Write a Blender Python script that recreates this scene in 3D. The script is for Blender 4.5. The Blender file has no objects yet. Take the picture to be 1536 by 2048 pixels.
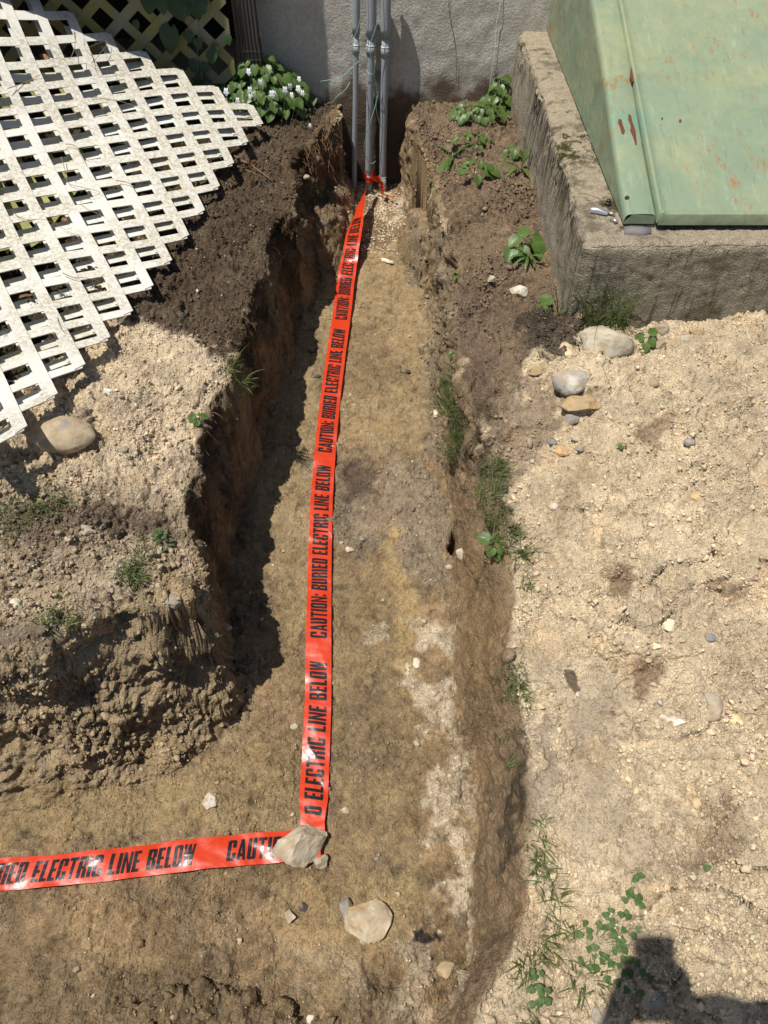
import bpy, bmesh, math, random, time
import numpy as np
from mathutils import Vector, Matrix, Euler
from mathutils.bvhtree import BVHTree
T0 = time.time()
random.seed(7); RNG = np.random.default_rng(7)
C = bpy.context.scene.collection

# ------------------------------------------------------------------ camera, world, sun
CAMZ = 2.04; FPX = 1500.0; PITCH = math.radians(50)
SP, CP = math.sin(PITCH), math.cos(PITCH)
cam = bpy.data.cameras.new("camera"); camo = bpy.data.objects.new("camera", cam); C.objects.link(camo)
camo.location = (0, 0, CAMZ); camo.rotation_euler = (math.pi/2-PITCH, 0, 0)
cam.sensor_fit = 'HORIZONTAL'; cam.sensor_width = 36; cam.lens = FPX/1536*36
cam.clip_start = 0.01; cam.clip_end = 500
bpy.context.scene.camera = camo
L = Vector((0.507, 0.28, -1.54)).normalized()          # the way the sunlight travels
SUN_EL = math.asin(-L.z); 
w = bpy.data.worlds.new("World"); bpy.context.scene.world = w; w.use_nodes = True
nt = w.node_tree; sky = nt.nodes.new('ShaderNodeTexSky'); sky.sky_type = 'NISHITA'; sky.sun_disc = False
sky.sun_elevation = SUN_EL; sky.sun_rotation = math.atan2(-L.x, -L.y)
nt.nodes['Background'].inputs[1].default_value = 0.075
nt.links.new(sky.outputs[0], nt.nodes['Background'].inputs[0])
sun = bpy.data.lights.new("sun", 'SUN'); sun.energy = 4.6; sun.angle = math.radians(0.5); sun.color = (1, 0.95, 0.87)
suno = bpy.data.objects.new("sun", sun); C.objects.link(suno); suno.rotation_euler = L.to_track_quat('-Z', 'Y').to_euler()
vs = bpy.context.scene.view_settings
vs.view_transform = 'Standard'; vs.look = 'None'; vs.exposure = 0.24; vs.gamma = 1

# ------------------------------------------------------------------ numpy noise
def _h(ix, iy, iz, k=0):
    n = (ix.astype(np.int64)*73856093) ^ (iy.astype(np.int64)*19349663) ^ (iz.astype(np.int64)*83492791) ^ (k*2654435)
    n = (n ^ (n >> 13)) * 1274126177 & 0x7fffffff
    n = (n ^ (n >> 15)) * 2246822519 & 0x7fffffff
    return ((n ^ (n >> 11)) & 0xffffff).astype(np.float32) / 0xffffff
def vnoise(p, f, k=0):
    q = p*f; i = np.floor(q).astype(np.int32); u = (q-i).astype(np.float32); u = u*u*u*(u*(u*6-15)+10)
    r = 0
    for a in (0, 1):
        wx = u[:, 0] if a else 1-u[:, 0]
        for b in (0, 1):
            wy = u[:, 1] if b else 1-u[:, 1]
            for c in (0, 1):
                wz = u[:, 2] if c else 1-u[:, 2]
                r = r + wx*wy*wz*_h(i[:, 0]+a, i[:, 1]+b, i[:, 2]+c, k)
    return r*2-1
def fbm(p, f, o=4, k=0, g=.5):
    r = 0; a = 1.; t = 0
    for n in range(o):
        r = r+a*vnoise(p+n*7.31, f*2**n, k+n); t += a; a *= g
    return r/t
def clods(p, f, k=0):
    """rounded lumps of random size, 0..1"""
    q = p*f; i = np.floor(q-.5).astype(np.int32); r = np.zeros(len(p), np.float32)
    for a in (0, 1):
        for b in (0, 1):
            for c in (0, 1):
                ix, iy, iz = i[:, 0]+a, i[:, 1]+b, i[:, 2]+c
                cx = ix+.5+(_h(ix, iy, iz, k+11)-.5)*.6; cy = iy+.5+(_h(ix, iy, iz, k+12)-.5)*.6; cz = iz+.5+(_h(ix, iy, iz, k+13)-.5)*.6
                rad = .25+.5*_h(ix, iy, iz, k+14)
                d2 = ((q[:, 0]-cx)**2+(q[:, 1]-cy)**2+(q[:, 2]-cz)**2)/rad**2
                r = np.maximum(r, np.sqrt(np.maximum(0, 1-d2))*rad*1.33)
    return r
def sm(a, b, x):
    t = np.clip((x-a)/(b-a), 0, 1); return t*t*(3-2*t)

# ------------------------------------------------------------------ photo ray helpers (survey of the place)
def ray(px, py):
    x = (px-768)/FPX; y = (py-1024)/FPX
    return np.array([x, CP-y*SP, -(SP+y*CP)])
def atz(px, py, z):
    d = ray(px, py); t = (z-CAMZ)/d[2]; return np.array([d[0]*t, d[1]*t, z])
def aty(px, py, Y):
    d = ray(px, py); t = Y/d[1]; return Vector((d[0]*t, Y, CAMZ+d[2]*t))
def fz(Y):
    return np.interp(Y, [-.5, .2, .6, 1.8, 2.6, 3.3, 3.65], [.02, .0, .0, .09, .16, .22, .25])
def atfloor(px, py):
    z = 0.
    for _ in range(12): p = atz(px, py, z); z = float(fz(p[1]))
    return p[:2]
def pdist(X, Y, poly, closed=True):
    """signed distance, negative inside"""
    P = np.array(poly); n = len(P); d = np.full(X.shape, 1e9); ins = np.zeros(X.shape, bool)
    for a in range(n if closed else n-1):
        x0, y0 = P[a]; x1, y1 = P[(a+1) % n]
        ex, ey = x1-x0, y1-y0; l = ex*ex+ey*ey+1e-12
        t = np.clip(((X-x0)*ex+(Y-y0)*ey)/l, 0, 1)
        d = np.minimum(d, (X-x0-t*ex)**2+(Y-y0-t*ey)**2)
        if closed and y0 != y1:
            c = ((y0 > Y) != (y1 > Y)) & (X < (x1-x0)*(Y-y0)/(y1-y0)+x0); ins ^= c
    d = np.sqrt(d); return np.where(ins, -d, d) if closed else d

# trench floor outline (surveyed on the floor)
FL_R = [(806,375),(812,420),(850,470),(872,560),(886,700),(884,800),(893,900),(905,1000),(922,1100),(912,1180),(900,1300),(908,1400),(925,1500),(936,1600),(938,1700),(942,1800),(944,1900),(905,1975),(860,2060),(800,2120)]
FL_B = [(500,2135),(200,2110),(0,2120)]
FL_L = [(0,1640),(150,1610),(300,1570),(430,1490),(478,1395),(455,1290),(452,1183),(470,1100),(490,1027),(520,930),(543,842),(575,740),(608,624),(640,540),(668,471),(694,372)]
floor_poly = [atfloor(*p) for p in FL_R] + [atfloor(*p) for p in FL_B] + [np.array([-4, .15]), np.array([-4, .85])] + [atfloor(*p) for p in FL_L]
floor_poly[0] = np.array([floor_poly[0][0], 3.75]); floor_poly[-1] = np.array([floor_poly[-1][0], 3.75])
# bank lips
LB = [(690,222,.62),(674,250,.6),(618,275,.6),(592,320,.6),(578,380,.6),(563,440,.59),(535,520,.57),(497,620,.56),(470,700,.56),(452,760,.55),(405,850,.54),(392,930,.52),(366,1000,.5),(372,1070,.48),(402,1150,.46),(412,1185,.44),(385,1238,.43),(300,1245,.43),(180,1275,.43),(130,1315,.41),(0,1365,.41)]
RB = [(818,215,.62),(824,300,.6),(868,400,.53),(884,480,.5),(905,560,.5),(900,640,.5),(903,700,.5),(893,790,.47),(930,880,.46),(958,950,.46),(990,1040,.46),(1012,1130,.45),(1030,1200,.44),(1016,1300,.43),(1034,1400,.43),(1056,1500,.42),(1062,1650,.42),(1058,1750,.42),(1056,1850,.41),(1005,1925,.38),(960,2000,.36),(930,2080,.36)]
lb = [atz(*p)[:2] for p in LB]; rb = [atz(*p)[:2] for p in RB]
for k, q in enumerate(rb):
    q[0] += .022*float(np.interp(q[1], [1.0, 1.4], [0, 1]))
for q in floor_poly:
    if q[0] > .02: q[0] -= .025*float(np.interp(q[1], [1.0, 1.4], [0, 1]))
lb[0] = np.array([lb[0][0], 3.7])
left_poly = [np.array([lb[0][0], 60.])] + lb + [np.array([-4.2, 1.08]), np.array([-60, 1.08]), np.array([-60, 60])]
right_poly = [np.array([rb[0][0], 60.])] + [np.array([rb[0][0], 3.7])] + rb[1:] + [np.array([.1, .05]), np.array([-.2, -.02]), np.array([-1, .0]), np.array([-4.2, -.1]), np.array([-60, -.1]), np.array([-60, -60]), np.array([60, -60]), np.array([60, 60])]
BK = np.array([(-1.6,3.5,.62),(-.6,3.4,.62),(-.9,2.7,.62),(-.45,2.7,.6),(-.5,2.1,.57),(-1,2.2,.62),(-.75,1.8,.58),(-1.2,1.6,.62),(-.55,1.5,.52),(-.9,1.3,.55),(-.45,1.0,.44),(-.8,1.02,.45),(-1.2,1.05,.46),(-2.5,1.3,.55),(-4,2,.6),
    (.2,3.5,.62),(.45,3.4,.63),(.25,3.0,.55),(.5,2.8,.64),(.22,2.5,.5),(.5,2.3,.63),(.25,2.0,.5),(.5,1.95,.62),(.62,1.75,.66),(1.2,1.8,.66),(.32,1.5,.47),(.45,1.6,.55),(.7,1.4,.6),(1.2,1.3,.6),(.3,1.0,.43),(.6,1.0,.54),(.33,.6,.42),(.7,.7,.5),(1.1,.6,.52),(.3,.25,.37),(.5,.2,.44),(.9,.2,.47),
    (0,-.3,.45),(-1,-.3,.45),(1,-.5,.45),(-3,-.6,.45),(3,1.5,.6),(3,0,.5),(1.5,3.5,.5)])
def bank(X, Y):
    s = np.zeros(X.shape); t = np.zeros(X.shape)
    for x, y, z in BK:
        k = 1/(((X-x)**2+(Y-y)**2)+.01)**1.8; s += k*z; t += k
    return s/t
# raised / sunken patches: polygon in the photo, base height guess, lift, edge softness
LIFT = [
 ([(925,905),(950,890),(972,925),(985,955),(960,985),(935,975),(915,940)], .44, -.09, .022),
 ([(950,1110),(985,1105),(1005,1165),(985,1190),(960,1160)], .42, -.05, .02),
 ([(1340,1925),(1280,1890),(1262,1830),(1275,1790),(1285,1850),(1360,1925),(1400,1980),(1440,2050),(1420,2060),(1390,2000)], .5, -.018, .006),
 ([(1212,1050),(1300,1040),(1420,1075),(1400,1115),(1330,1125),(1290,1155),(1262,1148),(1212,1132)], .57, .030, .004),
 ([(1212,1205),(1255,1185),(1320,1190),(1342,1225),(1300,1215),(1330,1248),(1292,1250),(1262,1235),(1216,1222)], .56, .028, .004),
 ([(1330,1170),(1420,1150),(1536,1120),(1536,1060),(1480,1080)], .57, .012, .006),
 ([(1290,1440),(1320,1390),(1400,1380),(1420,1440),(1370,1462),(1310,1456)], .55, .022, .005),
 ([(1290,1475),(1330,1462),(1400,1475),(1440,1440),(1560,1430),(1560,1500),(1360,1500)], .55, .008, .006),
 ([(1440,1660),(1500,1600),(1560,1590),(1560,1720),(1500,1712),(1450,1705)], .53, .022, .006),
 ([(1270,1880),(1262,1820),(1330,1780),(1450,1770),(1600,1900),(1600,2060),(1480,2060),(1400,1960),(1340,1930)], .50, .045, .014),
 ([(1350,1880),(1420,1850),(1600,2000),(1600,2090),(1430,2060),(1380,1970)], .50, .02, .01),
 ([(0,1290),(120,1275),(160,1320),(150,1400),(100,1440),(0,1450)], .3, .06, .03),
 ([(170,1400),(260,1330),(330,1345),(420,1310),(460,1330),(440,1380),(400,1400),(330,1420),(230,1430)], .18, .07, .03),
 ([(60,830),(120,815),(185,850),(180,890),(120,905),(50,895)], .56, .03, .03),
 ([(1046,640),(1150,640),(1150,700),(1110,730),(1040,690)], .62, .03, .02),
 ([(930,1390),(960,1378),(985,1385),(1000,1410),(960,1425),(930,1415)], .2, .02, .006),
 ([(220,2048),(260,2010),(400,1985),(560,2000),(600,2060),(560,2120),(200,2120)], .05, .03, .03),
]
ABS = [([(596,440),(612,350),(640,290),(676,290),(692,350),(688,410),(672,455),(640,468),(606,478)], .37, .37, .045),
 ([(806,415),(850,400),(878,430),(878,490),(850,496),(820,450)], .36, .36, .045)]
ABSW = [([atz(px, py, z)[:2] for px, py in pl], l, e) for pl, z, l, e in ABS]
LIFTW = [([atz(px, py, z)[:2] for px, py in pl], l, e) for pl, z, l, e in LIFT]
def bankdist(X, Y):
    q = np.stack([np.ravel(X), np.ravel(Y), 0*np.ravel(X)], 1).astype(np.float32)
    A = (.035+.965*(1-sm(.0, .12, X)*sm(1.35, 1.15, Y)))
    A = np.where(X < -.2, 1.15, A)*sm(3.7, 3.5, Y)
    wx = (.042*fbm(q, 5.5, 2, 501)+.011*fbm(q, 13, 2, 503)+.003*fbm(q, 36, 2, 505)).reshape(X.shape)*A
    wy = (.036*fbm(q, 5.5, 2, 511)+.010*fbm(q, 13, 2, 513)+.003*fbm(q, 36, 2, 515)).reshape(X.shape)*A
    return np.minimum(pdist(X+wx, Y+wy, left_poly), pdist(X+wx, Y+wy, right_poly)), wx, wy
def H(X, Y):
    db, wx, wy = bankdist(X, Y)
    dF = np.maximum(pdist(X+.6*wx, Y+.6*wy, floor_poly), 0)
    dB = np.maximum(db, 0)
    r = dF/(dF+dB+1e-9)
    z0 = fz(Y); z1 = bank(X, Y)
    # talus foot, steep face, rounded lip
    S = np.interp(r, [0, .12, .3, .75, .92, 1], [0, .05, .2, .86, .97, 1])
    S2 = np.interp(r, [0, .25, .6, .78, .95, 1], [0, .13, .38, .56, .93, 1])
    fr = sm(-.33, -.5, X)*sm(1.35, 1.1, Y)
    z = z0+(z1-z0)*(S*(1-fr)+S2*fr)
    return z
def Hl(X, Y, n):
    z = H(X, Y)
    for pl, l, e in LIFTW:
        d = pdist(X, Y, pl)+n*e*.8
        z = z+l*sm(e*.5, -e*.5, d)
    for pl, l, e in ABSW:
        d = pdist(X, Y, pl)+n*e*.6
        a = sm(e, -e, d); z = np.maximum(z, z*(1-a)+l*a)
    return z

# ------------------------------------------------------------------ terrain grid
def build_grid():
    ty = np.linspace(-.7, 3.72, 500); tx = np.linspace(-1.3, -.42, 12); TX, TY = np.meshgrid(tx, ty)
    gy = np.percentile(np.minimum(np.abs(np.gradient(H(TX, TY), ty, axis=0)), 4), 75, 1); gy = np.convolve(gy, np.ones(9)/9, 'same')
    ys = [-.7]
    while ys[-1] < 3.72: ys.append(ys[-1]+(.0034+max(0, ys[-1])*.0006)/float(np.sqrt(1+.8*np.interp(ys[-1], ty, gy)**2)))
    ys = np.array(ys)
    NX = 1240
    xs0 = np.linspace(-2.3, 2.3, 700)
    Xc, Yc = np.meshgrid(xs0, ys[::6]); Zc = H(Xc, Yc)
    g = np.abs(np.gradient(Zc, xs0, axis=1)); wgt = np.sqrt(1+(g*1.0)**2)
    vis = np.where(np.abs(xs0)[None, :] < .62+.4*np.maximum(Yc, 0), 1.25, .5); wgt = wgt*vis
    for _ in range(10):
        wgt[1:-1] = (wgt[:-2]+wgt[1:-1]+wgt[2:])/3
        wgt[:, 1:-1] = (wgt[:, :-2]+wgt[:, 1:-1]+wgt[:, 2:])/3
    cw = np.concatenate([np.zeros((len(wgt), 1)), np.cumsum((wgt[:, 1:]+wgt[:, :-1])/2, 1)], 1); cw /= cw[:, -1:]
    rows = np.array([np.interp(np.linspace(0, 1, NX), cw[k], xs0) for k in range(len(wgt))])
    yk = ys[::6]
    f = np.interp(ys, yk, np.arange(len(yk))); i0 = np.minimum(f.astype(int), len(yk)-2); fr = (f-i0)[:, None]
    X = rows[i0]*(1-fr)+rows[i0+1]*fr
    ex = np.array([.03, .08, .2, .5, 1.2, 3, 8, 20, 50])
    X = np.concatenate([X[:, :1]-ex[::-1], X, X[:, -1:]+ex], 1)
    ey0 = ys[0]-ex[::-1]; ey1 = ys[-1]+ex
    Xf = np.concatenate([np.repeat(X[:1], len(ex), 0), X, np.repeat(X[-1:], len(ex), 0)], 0)
    Yf = np.concatenate([ey0, ys, ey1])[:, None]+0*Xf
    return Xf, Yf
GX, GY = build_grid(); NR, NC = GX.shape
flat = lambda a: a.reshape(-1)
n2 = np.stack([flat(GX), flat(GY), 0*flat(GX)], 1)
Zb = Hl(GX, GY, fbm(n2, 22, 3, 5).reshape(GX.shape)*1.3)
# base normals
def grid_normals(X, Y, Z):
    P = np.stack([X, Y, Z], -1)
    du = np.gradient(P, axis=1); dv = np.gradient(P, axis=0)
    n = np.cross(du, dv); n /= np.linalg.norm(n, axis=-1, keepdims=True)+1e-12
    return n
NB = grid_normals(GX, GY, Zb)
for _ in range(6):
    NB[1:-1] = (NB[:-2]+NB[1:-1]+NB[2:])/3; NB[:, 1:-1] = (NB[:, :-2]+NB[:, 1:-1]+NB[:, 2:])/3
NB /= np.linalg.norm(NB, axis=-1, keepdims=True)+1e-12
P0 = np.stack([flat(GX), flat(GY), flat(Zb)], 1); N0 = NB.reshape(-1, 3)
near = (np.abs(P0[:, 0]) < 2.6) & (P0[:, 1] > -1) & (P0[:, 1] < 3.9)
IDX = np.nonzero(near)[0]; PN = P0[IDX].astype(np.float32)
steep = sm(.35, .75, 1-N0[IDX, 2])
warp = np.stack([fbm(PN, 9, 3, 31), fbm(PN, 9, 3, 41)], 1)*.045+np.stack([fbm(PN, 45, 2, 51), fbm(PN, 45, 2, 61)], 1)*.018
znz = fbm(PN, 30, 4, 65); znz2 = fbm(PN, 13, 5, 66, .62)
QX = PN[:, 0]+warp[:, 0]; QY = PN[:, 1]+warp[:, 1]

def surf(px, py):
    """the ground point seen at a photo position"""
    d = ray(px, py); t = np.linspace(1.0, 5.2, 420)
    X = d[0]*t; Y = d[1]*t; Z = CAMZ+d[2]*t; h = H(X, Y)
    k = np.nonzero(Z < h)[0]
    k = k[0] if len(k) else 419
    return (X[k], Y[k])
# zones: polygon in photo, albedo, roughness (clods), feather(m), strength
ZN = [
 # left bank
 ([(-200,980),(420,960),(470,1310),(300,1440),(-200,1500)], (.38,.30,.205), .8, .05, 1),
 ([(230,640),(330,640),(440,720),(470,780),(400,930),(380,990),(200,985),(-300,990),(-300,860)], (.57,.46,.32), .75, .05, 1),
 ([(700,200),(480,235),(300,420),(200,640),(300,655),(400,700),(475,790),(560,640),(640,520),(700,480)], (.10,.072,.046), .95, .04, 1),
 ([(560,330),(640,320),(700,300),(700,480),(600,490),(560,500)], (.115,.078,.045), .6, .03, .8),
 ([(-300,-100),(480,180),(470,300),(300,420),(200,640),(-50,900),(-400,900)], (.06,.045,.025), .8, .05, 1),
 ([(200,1130),(300,1120),(330,1180),(280,1260),(200,1250)], (.46,.38,.28), .8, .04, .8),
 ([(40,1120),(120,1110),(190,1160),(150,1210),(60,1220)], (.42,.34,.24), .8, .04, .7),
 ([(0,1040),(80,1010),(330,1020),(370,1060),(220,1090),(0,1110)], (.12,.085,.058), .9, .03, .8),
 ([(-100,1290),(120,1270),(165,1330),(150,1400),(90,1450),(-100,1460)], (.2,.16,.115), .2, .02, 1),
 # rubble foot
 ([(-300,1450),(160,1400),(200,1340),(470,1280),(520,1330),(510,1430),(400,1500),(250,1560),(-300,1610)], (.33,.25,.15), .95, .06, 1),
 # right bank
 ([(596,440),(612,300),(690,300),(692,480),(606,490)], (.2,.145,.09), .9, .03, 1),
 ([(800,190),(1035,190),(1145,640),(1060,730),(985,860),(950,900),(880,850),(880,600),(860,480),(800,420)], (.19,.137,.088), .85, .04, 1),
 ([(985,780),(1100,760),(1110,860),(1040,960),(1000,1060),(950,950)], (.26,.195,.13), .7, .05, .85),
 ([(880,640),(960,660),(1010,720),(960,840),(900,840),(885,760)], (.15,.11,.075), .4, .03, .8),
 ([(1045,640),(1160,640),(1150,700),(1115,735),(1040,700)], (.06,.046,.035), 1., .03, .9),
 ([(900,850),(970,870),(1005,930),(1015,1000),(1020,1110),(960,1100)], (.13,.095,.06), 1., .03, .95),
 ([(1000,1290),(1160,1250),(1240,1400),(1290,1600),(1300,1760),(1180,1800),(1110,1790),(1068,1650),(1050,1450)], (.46,.375,.26), .12, .05, .75),
 ([(1150,1420),(1215,1400),(1235,1560),(1190,1620),(1160,1500)], (.33,.26,.185), .1, .03, .7),
 ([(1060,1450),(1100,1430),(1130,1560),(1110,1640),(1070,1600)], (.34,.275,.2), .05, .03, .8),
 ([(1127,1350),(1150,1345),(1158,1380),(1138,1400),(1124,1380)], (.13,.1,.07), .1, .008, 1),
 ([(1186,1490),(1200,1495),(1200,1530),(1188,1528)], (.14,.11,.08), .1, .008, 1),
 ([(1260,1325),(1320,1330),(1310,1390),(1270,1385)], (.24,.165,.1), .5, .02, .85),
 ([(1190,1160),(1260,1160),(1240,1220),(1190,1215)], (.25,.175,.11), .5, .02, .85),
 ([(1280,870),(1350,850),(1330,900),(1290,905)], (.28,.19,.12), .5, .02, .8),
 ([(1400,1150),(1480,1160),(1450,1200),(1400,1190)], (.3,.21,.13), .5, .02, .8),
 ([(1420,1640),(1470,1600),(1460,1690),(1400,1750),(1360,1740)], (.3,.22,.145), .6, .03, .7),
 ([(1100,960),(1180,900),(1150,1000),(1100,1050)], (.4,.31,.2), .3, .03, .8),
]
FZN = [
 # on the trench floor and its faces
 ([(880,470),(905,560),(905,700),(893,800),(893,920),(830,920),(825,760),(835,640),(800,560),(820,450)], (.25,.195,.13), 1., .04, .9),
 ([(560,640),(640,560),(640,1300),(560,1240),(500,1000)], (.29,.22,.12), .2, .05, .7),
 ([(600,500),(800,480),(850,640),(850,900),(690,900),(640,700)], (.31,.23,.125), .25, .06, .9),
 ([(660,640),(760,650),(800,760),(720,800),(660,760)], (.22,.16,.09), .3, .05, .8),
 ([(600,900),(650,930),(700,990),(800,900),(910,930),(925,1100),(900,1200),(800,1150),(700,1110),(650,1060)], (.27,.215,.15), .7, .07, .85),
 ([(680,935),(740,930),(750,990),(690,1010)], (.105,.075,.06), .5, .03, .8),
 ([(760,1090),(800,1070),(830,1250),(840,1400),(800,1400),(790,1200)], (.36,.26,.125), .1, .03, .8),
 ([(660,1110),(760,1160),(790,1300),(820,1500),(840,1700),(800,1800),(700,1700),(640,1500)], (.25,.185,.1), .25, .07, .8),
 ([(680,1400),(760,1380),(800,1500),(720,1600),(670,1520)], (.185,.135,.08), .25, .05, .7),
 ([(815,1245),(890,1240),(903,1300),(880,1340),(900,1400),(905,1480),(940,1600),(938,1800),(950,1990),(900,1990),(870,1900),(860,1750),(835,1650),(850,1560),(830,1420),(812,1330)], (.52,.43,.31), .6, .03, 1),
 ([(720,1270),(760,1265),(775,1290),(735,1300)], (.4,.33,.23), .6, .015, .8),
 ([(690,372),(806,372),(812,430),(790,450),(740,420),(700,430),(680,400)], (.47,.39,.26), .9, .02, 1),
 ([(470,1300),(510,1330),(480,1440),(450,1480),(430,1440)], (.36,.29,.19), .8, .03, .6),
 ([(0,1560),(300,1540),(520,1480),(620,1560),(600,1640),(300,1680),(0,1700)], (.31,.23,.12), .35, .06, .7),
 ([(560,1760),(820,1740),(880,1850),(700,1920),(560,1860)], (.3,.22,.115), .3, .06, .8),
 ([(700,1895),(880,1870),(950,1930),(900,2060),(780,2100),(680,2000)], (.42,.34,.235), .8, .05, .85),
 ([(540,1880),(680,1890),(760,1940),(700,1990),(560,1950)], (.34,.27,.17), .6, .05, .6),
 ([(-200,1910),(240,1940),(560,2000),(760,2000),(760,2140),(-200,2140)], (.21,.155,.09), 1.0, .06, .95),
 ([(826,1868),(860,1862),(878,1890),(860,1915),(830,1900)], (.05,.038,.035), .9, .01, 1),
 ([(1020,1440),(1050,1440),(1062,1700),(1030,1740),(1000,1720),(1012,1560)], (.075,.056,.036), .12, .03, 1),
 ([(920,1100),(1010,1190),(1010,1420),(905,1420),(905,1250)], (.24,.165,.085), .15, .03, .8),
 ([(930,1330),(1000,1370),(1010,1480),(930,1500)], (.165,.115,.065), .5, .03, .8),
 ([(880,2060),(905,1960),(960,1900),(1030,1900),(1020,2060)], (.2,.14,.085), .3, .03, .9),
 ([(895,960),(940,940),(965,1080),(925,1110)], (.2,.135,.075), .1, .03, .8),
]
DSB, _wx, _wy = bankdist(PN[:, 0].astype(float), PN[:, 1].astype(float)); DSF = pdist(PN[:, 0]+.6*_wx, PN[:, 1]+.6*_wy, floor_poly)
col = np.tile(np.array([[.56, .452, .305]], np.float32), (len(PN), 1)); rough = np.full(len(PN), .55, np.float32)
big = fbm(PN, 5, 4, 71)
col *= (1+.12*big)[:, None]
def paint(zones, mult):
    for pl, c, rg, fe, st in zones:
        pw = [surf(*p) for p in pl]
        pa = np.array(pw); lo = pa.min(0)-fe-.1; hi = pa.max(0)+fe+.1
        m = (PN[:, 0] > lo[0]) & (PN[:, 0] < hi[0]) & (PN[:, 1] > lo[1]) & (PN[:, 1] < hi[1])
        k = np.nonzero(m)[0]
        if not len(k): continue
        d = pdist(QX[k], QY[k], pw)
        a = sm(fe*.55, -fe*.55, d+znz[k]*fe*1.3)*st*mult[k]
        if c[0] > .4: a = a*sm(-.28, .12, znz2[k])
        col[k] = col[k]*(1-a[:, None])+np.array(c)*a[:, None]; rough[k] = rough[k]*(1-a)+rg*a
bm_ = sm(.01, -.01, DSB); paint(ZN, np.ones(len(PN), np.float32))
# faces and floor
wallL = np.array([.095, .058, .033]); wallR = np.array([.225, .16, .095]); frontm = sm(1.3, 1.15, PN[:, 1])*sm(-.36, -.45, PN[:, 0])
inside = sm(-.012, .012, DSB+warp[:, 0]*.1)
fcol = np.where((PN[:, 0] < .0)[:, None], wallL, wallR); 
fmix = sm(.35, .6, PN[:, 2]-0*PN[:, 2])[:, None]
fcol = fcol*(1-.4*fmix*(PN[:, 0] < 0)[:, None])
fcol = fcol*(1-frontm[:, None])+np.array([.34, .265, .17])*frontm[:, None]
strata = 1+.22*fbm(PN*np.array([1, 1, 3], np.float32), 9, 4, 91)
fcol = fcol*strata[:, None]
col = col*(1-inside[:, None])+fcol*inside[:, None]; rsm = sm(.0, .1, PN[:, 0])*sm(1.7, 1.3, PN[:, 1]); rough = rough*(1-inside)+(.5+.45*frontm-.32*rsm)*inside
fl = sm(.05, -.0, DSF+warp[:, 0]*.5)
pf = sm(-.3, .35, fbm(PN, 8, 6, 75, .68)); pf2 = sm(.05, .4, fbm(PN, 13, 4, 76))
flc = np.array([.325, .226, .122])*pf[:, None]+np.array([.2, .142, .08])*(1-pf)[:, None]; flc = flc*(1-.35*pf2[:, None])+np.array([.24, .19, .13])*.35*pf2[:, None]
col = col*(1-fl[:, None])+flc*(1+.15*big)[:, None]*fl[:, None]; rough = rough*(1-fl)+(.3+.35*pf2)*fl
fm = sm(-.02, .01, DSB+.0)
paint(FZN, fm)
for z in (ZN[9], ZN[10]): paint([z], fm)
# finer natural colour variation
m1 = fbm(PN, 14, 4, 101); m2 = fbm(PN, 60, 3, 111)
col *= (1+.25*m1+(.24+.12*fl)*m2+(.12+.14*fl)*fbm(PN, 150, 2, 115))[:, None]
spk = sm(.3, .5, fbm(PN, 34, 3, 117))*fl; col *= (1-.3*spk)[:, None]
ora = sm(.25, .6, fbm(PN, 11, 3, 121)); col = col*(1-.25*ora[:, None])+col*np.array([1.12, .95, .72])*.25*ora[:, None]
pale = sm(.28, .5, fbm(PN, 26, 4, 131))*np.clip(rough, 0, 1)*.45*(1-.6*inside)
col = col*(1-pale[:, None])+(col*1.5+.04)*pale[:, None]
# ------------------------------------------------------------------ displacement
wl = inside*(1-fl)
dn = .026*fbm(PN, 4.5, 3, 1)*(.35+.65*rough)+.016*fbm(PN, 16, 4, 2)*(.3+rough)+.008*fbm(PN, 38, 3, 12)*(.15+rough)
dn += wl*(.060*fbm(PN, 7.5, 4, 3)+.030*fbm(PN, 21, 4, 4)+.012*fbm(PN, 55, 3, 14)+.020*clods(PN+.2, 17, 31)*sm(-.2, .3, fbm(PN, 6, 2, 33)))*np.where(PN[:, 0] < 0.05, 1., .85)*(1-.6*rsm)*(1-.35*frontm)
lip = np.exp(-((DSB)/.05)**2)*(1-fl); dn += lip*(.018*fbm(PN, 18, 3, 6))
gate = sm(-.35, .25, fbm(PN, 7, 3, 7))
c1 = clods(PN+warp[:, [0, 1, 0]]*.3, 26, 1); c2 = clods(PN+.37, 62, 2); c3 = clods(PN+.11, 135, 3)
rr = np.clip(rough, 0, 1.2)
dn += rr*gate**2*c1*.017+rr*(.3+.7*gate)*c2*.013+(.12+rr)*c3*.0062
cr = np.abs(fbm(PN, 12, 3, 8)); dn -= sm(.05, .0, cr)*.014*rr*gate*(1-fl*.6)
bankm = (1-inside)*(1-fl)
f6 = fbm(PN, 5.5, 6, 15, .6); f7 = fbm(PN+3.3, 9, 6, 16, .6)
dn += bankm*sm(.12, .3, rough)*(.013*sm(.10, .125, f6)+.009*sm(.13, .15, f7)-.008*sm(.16, .18, -f7))
dn += fl*(.005*sm(.12, .15, f7)+.006*fbm(PN, 11, 4, 17))
dn += .0012*fbm(PN, 230, 2, 9)
PD = P0.copy(); NN = N0[IDX]
PD[IDX] = P0[IDX]+NN*dn[:, None]
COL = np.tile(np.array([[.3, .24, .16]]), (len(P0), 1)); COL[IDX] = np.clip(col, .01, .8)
# colour darkens in the gaps between clods, more on rougher ground
COL[IDX] *= (1-.22*rr*gate*(1-np.clip(c2*1.6, 0, 1)))[:, None]

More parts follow.
